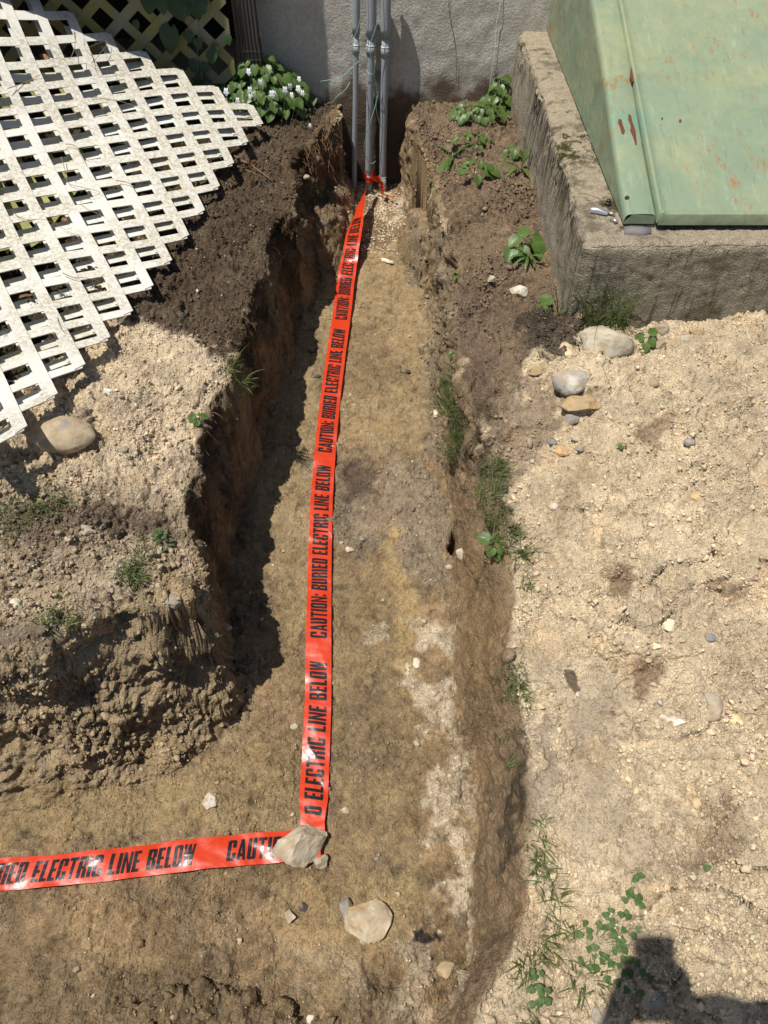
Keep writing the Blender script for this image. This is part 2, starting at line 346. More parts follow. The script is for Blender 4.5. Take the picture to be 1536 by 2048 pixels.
def grid_mesh(name, P, nr, nc, colr, mat, smooth=True):
    me = bpy.data.meshes.new(name); me.vertices.add(len(P)); me.vertices.foreach_set('co', P.astype(np.float32).ravel())
    a = (np.arange(nr-1)[:, None]*nc+np.arange(nc-1)[None, :]).ravel()
    q = np.stack([a, a+1, a+nc+1, a+nc], 1).astype(np.int32)
    me.loops.add(q.size); me.loops.foreach_set('vertex_index', q.ravel()); me.polygons.add(len(q))
    me.polygons.foreach_set('loop_start', np.arange(0, q.size, 4, dtype=np.int32))
    me.update(calc_edges=True)
    if smooth: me.shade_smooth()
    if colr is not None:
        at = me.color_attributes.new('Col', 'FLOAT_COLOR', 'POINT')
        at.data.foreach_set('color', np.concatenate([colr, np.ones((len(colr), 1))], 1).astype(np.float32).ravel())
    me.materials.append(mat); o = bpy.data.objects.new(name, me); C.objects.link(o); return o

# ------------------------------------------------------------------ materials
class NT:
    def __init__(s, name, rough=.9, spec=.3):
        s.m = bpy.data.materials.new(name); s.m.use_nodes = True; s.t = s.m.node_tree; s.b = s.t.nodes['Principled BSDF']
        s.b.inputs['Roughness'].default_value = rough; s.b.inputs['Specular IOR Level'].default_value = spec
        s.co = s.t.nodes.new('ShaderNodeTexCoord').outputs['Object']
    def n(s, ty, **k):
        x = s.t.nodes.new(ty)
        for a, v in k.items(): setattr(x, a, v)
        return x
    def link(s, a, b): s.t.links.new(a, b)
    def val(s, sock, v):
        if hasattr(v, 'links'): s.link(v, sock)
        else: sock.default_value = v
    def noise(s, sc, det=4, rgh=.55, vec=None, dist=0.):
        x = s.n('ShaderNodeTexNoise'); x.inputs['Scale'].default_value = sc; x.inputs['Detail'].default_value = det; x.inputs['Roughness'].default_value = rgh; x.inputs['Distortion'].default_value = dist
        s.link(vec or s.co, x.inputs['Vector']); return x.outputs['Fac']
    def vor(s, sc, feature='F1', vec=None, out='Distance'):
        x = s.n('ShaderNodeTexVoronoi', feature=feature); x.inputs['Scale'].default_value = sc; s.link(vec or s.co, x.inputs['Vector']); return x.outputs[out]
    def scale(s, v, vec=None):
        x = s.n('ShaderNodeMapping'); x.inputs['Scale'].default_value = v; s.link(vec or s.co, x.inputs['Vector']); return x.outputs[0]
    def ramp(s, f, a, b, lo=0., hi=1.):
        x = s.n('ShaderNodeMapRange'); x.inputs[1].default_value = a; x.inputs[2].default_value = b; x.inputs[3].default_value = lo; x.inputs[4].default_value = hi
        x.interpolation_type = 'SMOOTHSTEP'; s.link(f, x.inputs[0]); return x.outputs[0]
    def mix(s, f, a, b, mode='MIX'):
        x = s.n('ShaderNodeMix', data_type='RGBA', blend_type=mode); s.val(x.inputs[0], f)
        for k, v in ((6, a), (7, b)):
            if hasattr(v, 'links'): s.link(v, x.inputs[k])
            else: x.inputs[k].default_value = (*v, 1) if len(v) == 3 else v
        return x.outputs[2]
    def math(s, op, a, b=0.):
        x = s.n('ShaderNodeMath', operation=op); s.val(x.inputs[0], a); s.val(x.inputs[1], b); return x.outputs[0]
    def bump(s, h, st=.5, d=.01, prev=None):
        x = s.n('ShaderNodeBump'); x.inputs['Strength'].default_value = st; x.inputs['Distance'].default_value = d; s.link(h, x.inputs['Height'])
        if prev: s.link(prev, x.inputs['Normal'])
        return x.outputs[0]
    def done(s, c=None, nrm=None, rough=None):
        if c is not None: s.val(s.b.inputs['Base Color'], c if hasattr(c, 'links') else (*c, 1))
        if nrm is not None: s.link(nrm, s.b.inputs['Normal'])
        if rough is not None: s.link(rough, s.b.inputs['Roughness'])
        return s.m
def vcol(m, name='Col'):
    return m.n('ShaderNodeVertexColor', layer_name=name).outputs['Color']
def M_soil():
    m = NT('soil', .95, .15); c = vcol(m)
    c = m.mix(m.ramp(m.noise(260, 3, .7), .35, .68, 0, .55), c, m.mix(1., c, (1.45, 1.42, 1.38), 'MULTIPLY'))
    c = m.mix(m.ramp(m.noise(180, 4, .7), .52, .68, 0, .5), c, m.mix(1., c, (.45, .42, .4), 'MULTIPLY'))
    g = m.vor(330, out='Color'); gx = m.n('ShaderNodeSeparateColor'); m.link(g, gx.inputs[0])
    c = m.mix(m.math('MULTIPLY', m.ramp(gx.outputs[0], .95, .97), .16), c, (.55, .48, .38))
    c = m.mix(m.math('MULTIPLY', m.ramp(gx.outputs[1], .95, .97), .35), c, (.05, .04, .035))
    b = m.bump(m.noise(95, 5, .78), .9, .009); b = m.bump(m.noise(300, 3, .7), .8, .003, b); b = m.bump(m.vor(180), .7, .004, b)
    return m.done(c, b)
def M_plain(name, c, rough=.6, spec=.4, var=.15, sc=40, bump=0.):
    m = NT(name, rough, spec); f = m.noise(sc, 4)
    cc = m.mix(f, tuple(x*(1-var) for x in c), tuple(min(1, x*(1+var)) for x in c))
    return m.done(cc, m.bump(m.noise(sc*3, 3), bump, .004) if bump else None)
def M_vc(name, rough=.85, spec=.25, bsc=150, bst=.5, trans=0.):
    m = NT(name, rough, spec); c = vcol(m)
    c = m.mix(m.noise(bsc*.5, 4, .65), m.mix(1., c, (.78, .77, .75), 'MULTIPLY'), m.mix(1., c, (1.22, 1.22, 1.2), 'MULTIPLY'))
    m.done(c, m.bump(m.noise(bsc, 4, .7), bst, .003)); 
    return m.m
MAT = {}
MAT['soil'] = M_soil()
MAT['stone'] = M_vc('stone', .92, .2, 95, 1.)
MAT['crumb'] = M_vc('gravel_grain', .95, .15, 300, .4)
terrain = grid_mesh('ground', PD, NR, NC, COL, MAT['soil'])
terrain['kind'] = 'structure'
print('terrain', len(P0), round(time.time()-T0, 1))
# lookup trees
tris_v = PD[IDX]
ok = np.zeros(len(P0), bool); ok[IDX] = True
a = (np.arange(NR-1)[:, None]*NC+np.arange(NC-1)[None, :]).ravel(); q = np.stack([a, a+1, a+NC+1, a+NC], 1)
q = q[ok[q].all(1)]
BV = BVHTree.FromPolygons(PD.tolist(), q.tolist(), all_triangles=False)
CAM = Vector((0, 0, CAMZ))
def hit(px, py):
    d = Vector(ray(px, py).tolist()).normalized()
    r = BV.ray_cast(CAM, d, 9)
    return (r[0], r[1], r[3]) if r[0] else (Vector(atz(px, py, .5).tolist()), Vector((0, 0, 1)), 2.)
def drop(x, y, z=1.4):
    r = BV.ray_cast(Vector((x, y, z)), Vector((0, 0, -1)), 5)
    return r[0].z if r[0] else .5
print('bvh', round(time.time()-T0, 1))

# ------------------------------------------------------------------ object helpers
def tag(o, label, cat, group=None):
    o['label'] = label; o['category'] = cat
    if group: o['group'] = group
    return o
def empty(name, loc, label, cat, group=None):
    o = bpy.data.objects.new(name, None); o.location = loc; o.empty_display_size = .02; C.objects.link(o); return tag(o, label, cat, group)
def mesh_obj(name, V, F, mat, parent=None, smooth=False, cols=None, mats=None):
    me = bpy.data.meshes.new(name); me.from_pydata([tuple(map(float, v)) for v in V], [], [list(map(int, f)) for f in F]); me.validate()
    if smooth: me.shade_smooth()
    if cols is not None:
        at = me.color_attributes.new('Col', 'FLOAT_COLOR', 'POINT')
        at.data.foreach_set('color', np.concatenate([np.array(cols), np.ones((len(cols), 1))], 1).astype(np.float32).ravel())
    me.materials.append(mat); o = bpy.data.objects.new(name, me); C.objects.link(o)
    if parent:
        o.parent = parent; o.matrix_parent_inverse = Matrix.Translation(-Vector(parent.location))
    return o
class MB:
    def __init__(s): s.V = []; s.F = []; s.K = []
    def add(s, V, F, c=None):
        b = len(s.V); s.V += [tuple(v) for v in V]; s.F += [[b+i for i in f] for f in F]
        if c is not None: s.K += [c]*len(V)
    def box(s, x0, x1, y0, y1, z0, z1):
        s.add([(x, y, z) for z in (z0, z1) for y in (y0, y1) for x in (x0, x1)], [(0,2,3,1),(4,5,7,6),(0,1,5,4),(2,6,7,3),(0,4,6,2),(1,3,7,5)])
    def tube(s, pts, r, n=8, c=None, cap=True):
        pts = [Vector(p) for p in pts]; m = len(pts); rs = r if isinstance(r, (list, tuple)) else [r]*m
        up = Vector((0, 0, 1)); V = []
        t0 = (pts[1]-pts[0]).normalized(); u = t0.orthogonal().normalized()
        for k in range(m):
            t = (pts[min(k+1, m-1)]-pts[max(k-1, 0)]).normalized()
            u = (u-t*u.dot(t)).normalized(); v = t.cross(u)
            for j in range(n):
                a = 2*math.pi*j/n; V.append(pts[k]+(u*math.cos(a)+v*math.sin(a))*rs[k])
        F = [(k*n+j, k*n+(j+1) % n, (k+1)*n+(j+1) % n, (k+1)*n+j) for k in range(m-1) for j in range(n)]
        if cap: F += [tuple(range(n))[::-1], tuple((m-1)*n+j for j in range(n))]
        s.add(V, F, c)
    def build(s, name, mat, parent=None, smooth=False):
        return mesh_obj(name, s.V, s.F, mat, parent, smooth, s.K if len(s.K) == len(s.V) and s.K else None)
def grid_box(mb, o, u, v, nu, nv, fn=None):
    """a subdivided sheet from corner o along u and v; fn(p)->offset"""
    V = []
    for j in range(nv+1):
        for i in range(nu+1):
            p = o+u*(i/nu)+v*(j/nv); V.append(p)
    mb.add(V, [(j*(nu+1)+i, j*(nu+1)+i+1, (j+1)*(nu+1)+i+1, (j+1)*(nu+1)+i) for j in range(nv) for i in range(nu)])

# ------------------------------------------------------------------ more materials
def M_concrete(name, base, dark, soilline=None):
    m = NT(name, .92, .2)
    sep = m.n('ShaderNodeSeparateXYZ'); m.link(m.co, sep.inputs[0])
    n1 = m.noise(6, 5, .6); n2_ = m.noise(70, 5, .7); n3 = m.noise(260, 3, .7)
    c = m.mix(n1, tuple(x*.8 for x in base), tuple(x*1.15 for x in base))
    c = m.mix(m.ramp(n2_, .35, .65), m.mix(1., c, (.8, .8, .8), 'MULTIPLY'), c)
    c = m.mix(m.ramp(m.vor(55), .0, .12, .0, .0), c, dark)
    if soilline is not None:
        z = m.math('ADD', sep.outputs[2], m.ramp(m.noise(9, 4), .2, .8, -.07, .07))
        c = m.mix(m.ramp(z, soilline+.09, soilline-.02), c, (.135, .1, .068))
        c = m.mix(m.ramp(z, soilline-.02, soilline-.2, 0, .6), c, (.075, .055, .038))
    c = m.mix(m.ramp(m.vor(42), .13, .05, 0, .35), c, (.09, .085, .08))
    b = m.bump(m.noise(95, 5, .75), 1., .010); b = m.bump(m.ramp(m.vor(60), .35, .1), .35, .004, b)
    return m.done(c, b)
def M_curb():
    m = NT('weathered_concrete', .95, .15)
    sep = m.n('ShaderNodeSeparateXYZ'); m.link(m.co, sep.inputs[0])
    geo = m.n('ShaderNodeNewGeometry'); sn = m.n('ShaderNodeSeparateXYZ'); m.link(geo.outputs['True Normal'], sn.inputs[0])
    top = m.ramp(sn.outputs[2], .3, .75)
    side = m.mix(m.noise(25, 5, .7), (.22, .19, .14), (.54, .47, .36))
    streak = m.noise(1., 5, .7, m.scale((40, 40, 3.2)))
    side = m.mix(m.ramp(streak, .54, .66, 0, .6), side, (.045, .04, .033))
    hi = m.math('MULTIPLY', m.ramp(sep.outputs[2], .66, .86), m.ramp(m.math('ABSOLUTE', m.math('SUBTRACT', sep.outputs[1], 2.6)), .75, .4))
    side = m.mix(m.math('MULTIPLY', hi, m.ramp(streak, .42, .56, 0, .9)), side, (.05, .043, .034))
    side = m.mix(m.ramp(m.noise(11, 4, .6), .52, .66, 0, .6), side, (.10, .085, .04))
    side = m.mix(m.ramp(m.vor(130), .3, .1, 0, .5), side, (.34, .29, .23))
    tp = m.mix(m.noise(45, 5, .75), (.26, .21, .14), (.62, .53, .39))
    tp = m.mix(m.ramp(m.noise(9, 5, .7), .5, .64, 0, .7), tp, (.12, .1, .07))
    tp = m.mix(m.ramp(m.noise(5, 5, .7), .57, .66, 0, .9), tp, (.055, .052, .018))
    c = m.mix(top, side, tp)
    # moss and orange lichen on the middle of the long side
    yy = m.ramp(m.math('ABSOLUTE', m.math('SUBTRACT', sep.outputs[1], 2.55)), .22, .05)
    ms = m.math('MULTIPLY', yy, m.ramp(m.noise(28, 5, .7), .46, .56))
    c = m.mix(m.math('MULTIPLY', ms, top), c, (.06, .055, .015))
    ora = m.math('MULTIPLY', yy, m.ramp(m.noise(33, 3, .6, m.scale((1, 1, 1.3))), .68, .74)); c = m.mix(m.math('MULTIPLY', ora, top), c, (.45, .2, .03))
    b = m.bump(m.noise(140, 6, .8), 1., .009); b = m.bump(m.vor(170), .8, .006, b)
    return m.done(c, b)
def M_green():
    m = NT('aged_green_metal', .5, .45)
    c = m.mix(m.noise(3.2, 6, .65), (.13, .21, .15), (.26, .30, .185))
    c = m.mix(m.ramp(m.noise(3.5, 7, .75, dist=.3), .42, .7, 0, .7), c, (.30, .31, .165))
    c = m.mix(m.ramp(m.noise(4.5, 5, .6, m.scale((1, 1, 1))), .56, .72, 0, .6), c, (.12, .26, .185))
    c = m.mix(m.ramp(m.noise(1, 5, .7, m.scale((60, 8, 8))), .57, .7, 0, .35), c, (.36, .42, .3))
    rm = m.math('MULTIPLY', m.ramp(m.noise(3, 4, .6), .42, .6), m.ramp(m.noise(1, 6, .8, m.scale((60, 17, 17))), .54, .62))
    c = m.mix(rm, c, (.27, .15, .06))
    rs = m.ramp(m.noise(1, 5, .75, m.scale((38, 13, 13))), .675, .69); c = m.mix(m.math('MULTIPLY', rs, .9), c, (.2, .06, .03))
    c = m.mix(m.ramp(m.noise(1, 6, .8, m.scale((90, 9, 9))), .6, .64, 0, .5), c, (.12, .15, .1))
    b = m.bump(m.noise(40, 4, .6), .15, .003); b = m.bump(m.noise(5, 3), .6, .03, b)
    return m.done(c, b, m.ramp(m.noise(15, 4), .3, .7, .42, .62))
def M_lattice(name, clean, grime, amt, mossy=0., corner=0.):
    m = NT(name, .6, .3)
    c = m.mix(m.noise(1, 4, .6, m.scale((150, 150, 150))), clean, tuple(x*.86 for x in clean))
    a = m.ramp(m.noise(4.5, 3, .5), .5-amt, .62, 0, 1)
    if corner:
        sp_ = m.n('ShaderNodeSeparateXYZ'); m.link(m.co, sp_.inputs[0])
        a = m.math('MAXIMUM', a, m.math('MULTIPLY', m.math('MULTIPLY', m.ramp(sp_.outputs[1], 2.3, 2.9), m.ramp(sp_.outputs[0], -1.45, -1.0)), m.ramp(m.noise(7, 3), .25, .55, .2, corner)))
    f = m.math('MULTIPLY', a, m.ramp(m.noise(75, 6, .8), .40, .62, .1, .75)); c = m.mix(f, c, grime)
    if mossy: c = m.mix(m.math('MULTIPLY', m.ramp(m.noise(9, 4, .6), .5-mossy, .6, 0, .9), m.ramp(m.noise(90, 4, .7), .3, .55, .4, 1)), c, (.20, .19, .05))
    b = m.bump(m.noise(1, 3, .6, m.scale((260, 260, 260))), .25, .002)
    return m.done(c, b)
def M_leaf(name, c1, c2, rough=.42):
    m = NT(name, rough, .5)
    oi = m.n('ShaderNodeObjectInfo').outputs['Random']
    c = m.mix(m.noise(28, 3), c1, c2)
    m.done(c); m.b.inputs['Transmission Weight'].default_value = 0
    tr = m.n('ShaderNodeBsdfTranslucent'); m.link(c, tr.inputs[0]); mx = m.n('ShaderNodeMixShader'); mx.inputs[0].default_value = .3
    out = m.t.nodes['Material Output']; m.link(m.b.outputs[0], mx.inputs[1]); m.link(tr.outputs[0], mx.inputs[2]); m.link(mx.outputs[0], out.inputs[0])
    return m.m
MAT['wall'] = M_concrete('foundation_concrete', (.62, .585, .51), (.1, .1, .1), .66)
MAT['curb'] = M_curb(); MAT['green'] = M_green()
MAT['lat_top'] = M_lattice('white_vinyl', (.68, .665, .605), (.27, .22, .115), .2, 0., 1.)
MAT['lat_low'] = M_lattice('white_vinyl_lower', (.66, .65, .6), (.38, .34, .14), .06)
MAT['lat_moss'] = M_lattice('mossy_vinyl', (.40, .41, .2), (.20, .22, .05), .3, .25)
MAT['lat_old'] = M_lattice('weathered_lattice', (.22, .21, .15), (.09, .09, .04), .25, .1)
MAT['pvc'] = M_plain('grey_pvc', (.29, .31, .325), .42, .45, .1, 14)
MAT['pvc_lip'] = M_plain('pale_pvc_rim', (.6, .6, .6), .5, .4, .08, 30)
MAT['twine'] = M_plain('pale_green_twine', (.22, .42, .35), .6, .3, .2, 60)
MAT['black'] = M_plain('dark_brown_metal', (.035, .03, .028), .38, .5, .2, 12)
MAT['dark'] = M_plain('shade_dark_boards', (.03, .028, .024), .9, .1, .3, 8)
MAT['siding'] = M_plain('house_siding', (.5, .5, .47), .7, .3, .1, 3)
MAT['rust'] = M_plain('rust', (.13, .042, .025), .85, .2, .35, 90, .3)
MAT['zinc'] = M_plain('zinc', (.45, .45, .45), .3, .6, .15, 80)
MAT['zinc'].node_tree.nodes['Principled BSDF'].inputs['Metallic'].default_value = .7
MAT['rubber'] = M_plain('black_rubber', (.02, .02, .02), .4, .5)
MAT['violet'] = M_leaf('violet_leaf', (.045, .10, .018), (.15, .23, .055), .42); MAT['vine'] = M_leaf('vine_leaf', (.02, .05, .014), (.05, .09, .025), .5)
MAT['grass'] = M_leaf('grass_blade', (.07, .12, .03), (.20, .23, .085), .5)
MAT['clover'] = M_leaf('clover_leaf', (.05, .11, .025), (.11, .17, .05), .6)
MAT['stem'] = M_leaf('plant_stem', (.10, .14, .05), (.17, .17, .08), .6)
MAT['petal'] = M_plain('white_petal', (.78, .78, .8), .6, .3, .06, 90)
MAT['dry'] = M_plain('dry_stalk', (.26, .19, .11), .8, .2, .3, 90)
MAT['root'] = M_plain('root_bark', (.20, .105, .055), .7, .3, .35, 120)
MAT['deadleaf'] = M_plain('dead_leaf', (.22, .115, .055), .7, .25, .35, 60)

# ------------------------------------------------------------------ foundation wall
YW = 3.62
mb = MB()
x0 = aty(505, 60, YW).x; x1 = 3.4
grid_box(mb, Vector((x0, YW, .05)), Vector((x1-x0, 0, 0)), Vector((0, 0, 2.4)), 260, 140)
V = np.array(mb.V); p32 = V.astype(np.float32)
V[:, 1] += -.006*fbm(p32, 9, 3, 201)-.0035*fbm(p32, 45, 3, 202)
mb.V = [tuple(v) for v in V]
b0 = len(mb.V)
mb.add([(x0, YW, .05), (x0, YW, 2.45), (x0, YW+.25, 2.45), (x0, YW+.25, .05)], [(0, 1, 2, 3)])
wall = mesh_obj('foundation_wall', mb.V, mb.F, MAT['wall'], smooth=True)
tag(wall, 'grey rough concrete house foundation wall at the far end of the trench', 'wall')
# hairline cracks with a pale cord
def wallpt(px, py, off=.004): p = aty(px, py, YW-off); return p
def curve_pts(pl, n=6):
    """smooth polyline through points"""
    P = [Vector(p) for p in pl]; out = []
    for k in range(len(P)-1):
        a = P[max(k-1, 0)]; b = P[k]; c = P[k+1]; d = P[min(k+2, len(P)-1)]
        for j in range(n):
            t = j/n; out.append(.5*((2*b)+(c-a)*t+(2*a-5*b+4*c-d)*t*t+(3*b-a-3*c+d)*t**3))
    out.append(P[-1]); return out
mb = MB(); mb.tube(curve_pts([wallpt(*p, .01) for p in [(1003,-60),(1000,10),(993,45),(990,100),(984,140),(978,185)]]), .0011, 5)
tag(mb.build('hanging_string', MAT['petal']), 'thin pale string hanging down the concrete wall near the curb', 'string')
mb = MB(); mb.tube(curve_pts([wallpt(*p, .006) for p in [(894,-60),(898,20),(907,70),(912,110),(913,165)]]), .0009, 5)
mb.build('dark_thread', MAT['rubber']); tag(bpy.data.objects['dark_thread'], 'thin dark wire hanging on the wall right of the pipes', 'wire')

# porch above the lattice (casts the shade at the wall's left end)
PX = -.895; PY_ = 3.30
po = empty('porch', (-2.4, 4.0, 1.2), 'porch over the lattice at the left end of the wall, its underside coloured near-black as deep shade', 'porch')
mb = MB(); mb.box(-5, PX, PY_, 5.2, 1.2, 1.45); mb.build('deck_floor', MAT['dark'], po)
mb = MB(); mb.box(-5, PX, PY_+.003, 5.2, 1.452, 4.5); mb.build('upper_wall', MAT['siding'], po)
mb = MB(); mb.box(-5, x0-.005, 4.5, 4.56, .3, 1.198); mb.box(x0-.03, x0-.006, YW+.02, 4.498, .3, 1.198); mb.build('shade_dark_wall', MAT['dark'], po)  # near-black colour on back and side stands in for shade under the porch

# ------------------------------------------------------------------ downspout
ds = empty('downspout', tuple(aty(486, 100, 3.5)), 'dark brown ribbed downspout at the wall end beside the lattice', 'downspout')
a = aty(468, 40, 3.5); b = aty(512, 40, 3.5); wd = (b.x-a.x); cx = (a.x+b.x)/2+.003; zb = aty(486, 88, 3.5).z; zl = aty(486, 150, 3.5).z
mb = MB(); n = 48; sec = []
for k in range(n):
    f = k/n*4; e = int(f); t = f-e; hw = wd/2; hd = .03
    c4 = [(-hw, -hd), (hw, -hd), (hw, hd), (-hw, hd)]; p, qv = c4[e], c4[(e+1) % 4]
    x = p[0]+(qv[0]-p[0])*t; y = p[1]+(qv[1]-p[1])*t; ins = .004*(k % 2)
    sec.append((x*(1-ins/hw), y*(1-ins/hd)))
V = [(cx+x, 3.5+y, z) for z in (zb, 2.3) for x, y in sec]
mb.add(V, [(k, (k+1) % n, n+(k+1) % n, n+k) for k in range(n)]); mb.build('pipe', MAT['black'], ds)
mb = MB(); zz = zb+.004; k = 0
ring = lambda s, z: [(cx+x*s, 3.5+y*s, z) for x, y in sec]
V = []; zs = np.linspace(zb+.012, zl-.1, 60)
for k, z in enumerate(zs):
    s_ = 1.06+(.05 if (k % 8) in (0, 1) and k > 6 else 0); V += ring(s_, z)
mb.add(V, [(r*n+k, r*n+(k+1) % n, (r+1)*n+(k+1) % n, (r+1)*n+k) for r in range(len(zs)-1) for k in range(n)])
mb.build('flexible_elbow', MAT['black'], ds)

# ------------------------------------------------------------------ conduits
YC = 3.56
CONDUIT = [  # name label, axis px at top/bottom, [(y0,y1,width px)], rims
 ('thinnest grey plastic conduit, leftmost of the three against the wall', [(713,-80),(712,100),(711,200),(709,300),(708,395)], [(-80,68,15.5),(68,395,11.5)], [(90,107,14.5)]),
 ('thick grey plastic conduit in the middle with red tape knotted round it', [(744,-80),(742,100),(740,200),(738,300),(736,395)], [(-80,72,20),(72,395,15.5)], [(91,109,18.5),(352,395,17)]),
 ('grey plastic conduit right of the other two, with a pale rim low down', [(772,-80),(771,100),(768,200),(766,300),(765,400)], [(-80,73,20.5),(73,400,15.5)], [(94,112,18.5),(354,386,17)]),
]
for lab, ax, secs, cps in CONDUIT:
    xa = [p[0] for p in ax]; ya = [p[1] for p in ax]
    pt = lambda y: aty(np.interp(y, ya, xa), y, YC)
    wr = lambda y, wpx: wpx/FPX*YC/float(ray(768, y)[1])/2
    root = empty('conduit', tuple(pt(395)), lab, 'conduit', 'grey conduits coming down the wall')
    mb = MB()
    for y0, y1, wpx in secs:
        ys_ = list(np.linspace(y0, y1, 10)); r = wr(100, wpx)
        mb.tube([pt(y) for y in ys_], r, 20)
    mb.build('pipe', MAT['pvc'], root, True)
    for y0, y1, wpx in cps:
        mb = MB(); r = wr(100, wpx); mb.tube([pt(y0), pt((y0+y1)/2), pt(y1)], r, 20)
        cp = mb.build('coupling', MAT['pvc'], root, True)
        mb = MB(); p = pt(y0); mb.tube([p+Vector((0, 0, .004)), p-Vector((0, 0, .0005))], r*1.03, 20)
        o = mb.build('rim', MAT['pvc_lip'], root, True); 
# pale green pulling twine
def twine(pts, label, r=.0014):
    mb = MB(); mb.tube(curve_pts([aty(x, y, Y) for x, y, Y in pts], 5), r, 6)
    tag(mb.build('twine', MAT['twine'], None, True), label, 'twine', 'twine on the conduits')
twine([(722,-60,3.53),(724,10,3.53),(718,50,3.53),(706,84,3.53),(708,110,3.53),(716,122,3.53),(712,128,3.52),(700,140,3.5),(680,155,3.45),(640,163,3.5)], 'pale green twine tied round the left conduit, its end sticking out left')
twine([(754,-60,3.53),(760,15,3.53),(750,60,3.52),(741,90,3.52),(744,130,3.52),(752,170,3.53),(753,200,3.53),(742,240,3.52),(735,260,3.52),(729,290,3.52),(731,312,3.53),(742,327,3.54),(752,322,3.55)], 'pale green twine winding down the middle conduit to its foot')
twine([(733,140,3.53),(738,147,3.515),(745,149,3.515),(751,160,3.53),(757,182,3.54),(752,215,3.54),(760,250,3.545)], 'short pale green twine knotted round the middle conduit above its bend')
twine([(712,98,3.52),(726,108,3.52),(736,125,3.52)], 'short green twine end hanging between left and middle conduits', .001)
twine([(700,165,3.5),(690,180,3.47),(675,192,3.46),(662,208,3.47)], 'pale green twine strand lying against the wall above the violets')
twine([(676,131,3.45),(684,120,3.45),(694,113,3.48),(706,112,3.52)], 'curled green twine tip left of the left conduit')

# ------------------------------------------------------------------ concrete curb of the cellar bulkhead
cb_out_near = Vector(atz(1167, 492, .90).tolist()); cb_out_far = Vector((.572, YW+.002, .925))
xo = (cb_out_near.x+cb_out_far.x)/2; yo = cb_out_near.y; zt = .905
def slab(mb, P0_, U, Vv, nu, nv): grid_box(mb, Vector(P0_), Vector(U), Vector(Vv), nu, nv)
mb = MB()
nx, ny, nz = 150, 220, 90
lenY = YW-yo; lenX = 2.6
slab(mb, (xo, YW, zt), (0, -lenY, 0), (0, 0, -.75), 260, 90)        # left face
slab(mb, (xo, yo, zt), (lenX, 0, 0), (0, 0, -.75), 330, 90)          # front face
slab(mb, (xo, yo, zt), (0, lenY, 0), (.16, 0, 0), 260, 24)            # top, side
slab(mb, (xo+.16, yo, zt), (0, .16, 0), (lenX-.16, 0, 0), 24, 330)   # top, front
V = np.array(mb.V); p = V.astype(np.float32)
n1 = fbm(p, 6, 4, 211); n2_ = fbm(p, 38, 4, 212); n3 = clods(p, 70, 21)
ex = V[:, 0]-xo; ey = V[:, 1]-yo; ez = zt-V[:, 2]
rad = .035+.02*n1
k = np.maximum(0, rad-ez)                       # rounded outer arrises
V[:, 0] += np.where(ex < .02, .010*n1+.004*n2_, 0); V[:, 1] += np.where(ey < .02, .005*n1+.003*n2_-.0025*n3, 0)
for e_, ax in ((ex, 0), (ey, 1)):
    q_ = np.maximum(0, .028-ez)*(e_ < .004); V[:, ax] += q_**2/.056
    q2 = np.maximum(0, .028-e_)*(ez < .004); V[:, 2] -= q2**2/.056
cr = np.maximum(0, .03-ex)*(ey < .03)*1.0; V[:, 1] += cr*.35; 
er = sm(.07, .0, ex)*(ey > .2)*sm(.25, -.2, n1+.4*n2_)*(ez < .25)
V[:, 0] += er*.02*sm(.25, 0, ez); V[:, 2] += np.where(ez < .01, .006*n2_-.012*er+.006*n1, 0)
mb.V = [tuple(v) for v in V]
curb = mb.build('concrete_curb', MAT['curb'], None, True)
tag(curb, 'weathered mossy concrete curb round the green cellar doors', 'curb')
# broken lump where the curb meets the house
# ------------------------------------------------------------------ green bulkhead doors
bd = empty('cellar_door', (.7, 2.04, .92), 'green painted metal cellar bulkhead with rust spots on a concrete curb', 'cellar door')
SL = .302
XL = .695; YF = 2.035; ZF = zt+.012
def zr(y): return ZF+.025+(y-YF)*SL
yb = YW-.004
mb = MB()
# side panel (vertical) with soft bend into the frame strip
prof = [(XL-.002, None), (XL, -.02), (XL+.002, -.008), (XL+.008, -.001), (XL+.018, .0), (XL+.05, .001), (XL+.078, .0), (XL+.086, -.004)]
ysn = np.linspace(YF, yb, 60)
V = []
for y in ysn:
    for k, (x, dz) in enumerate(prof):
        z = ZF-.004 if dz is None else zr(y)+dz
        V.append((x+.004*math.sin(y*5)*(dz is not None), y, z))
nn = len(prof); side = [(r*nn, r*nn+1, (r+1)*nn+1, (r+1)*nn) for r in range(59)]
mb.add(V, [(r*nn+k, r*nn+k+1, (r+1)*nn+k+1, (r+1)*nn+k) for r in range(59) for k in range(1, nn-1)]); mb.build('frame_rail', MAT['green'], bd, True)
mb = MB(); mb.add(V, side); 
mb.add([(XL-.002, YF, ZF-.004), (XL, YF, zr(YF)-.02), (XL+.018, YF, zr(YF)), (XL+.086, YF, zr(YF)-.004), (XL+.086, YF, ZF-.004)], [(0, 1, 2, 3, 4)])
mb.build('side_panel', MAT['green'], bd, False)
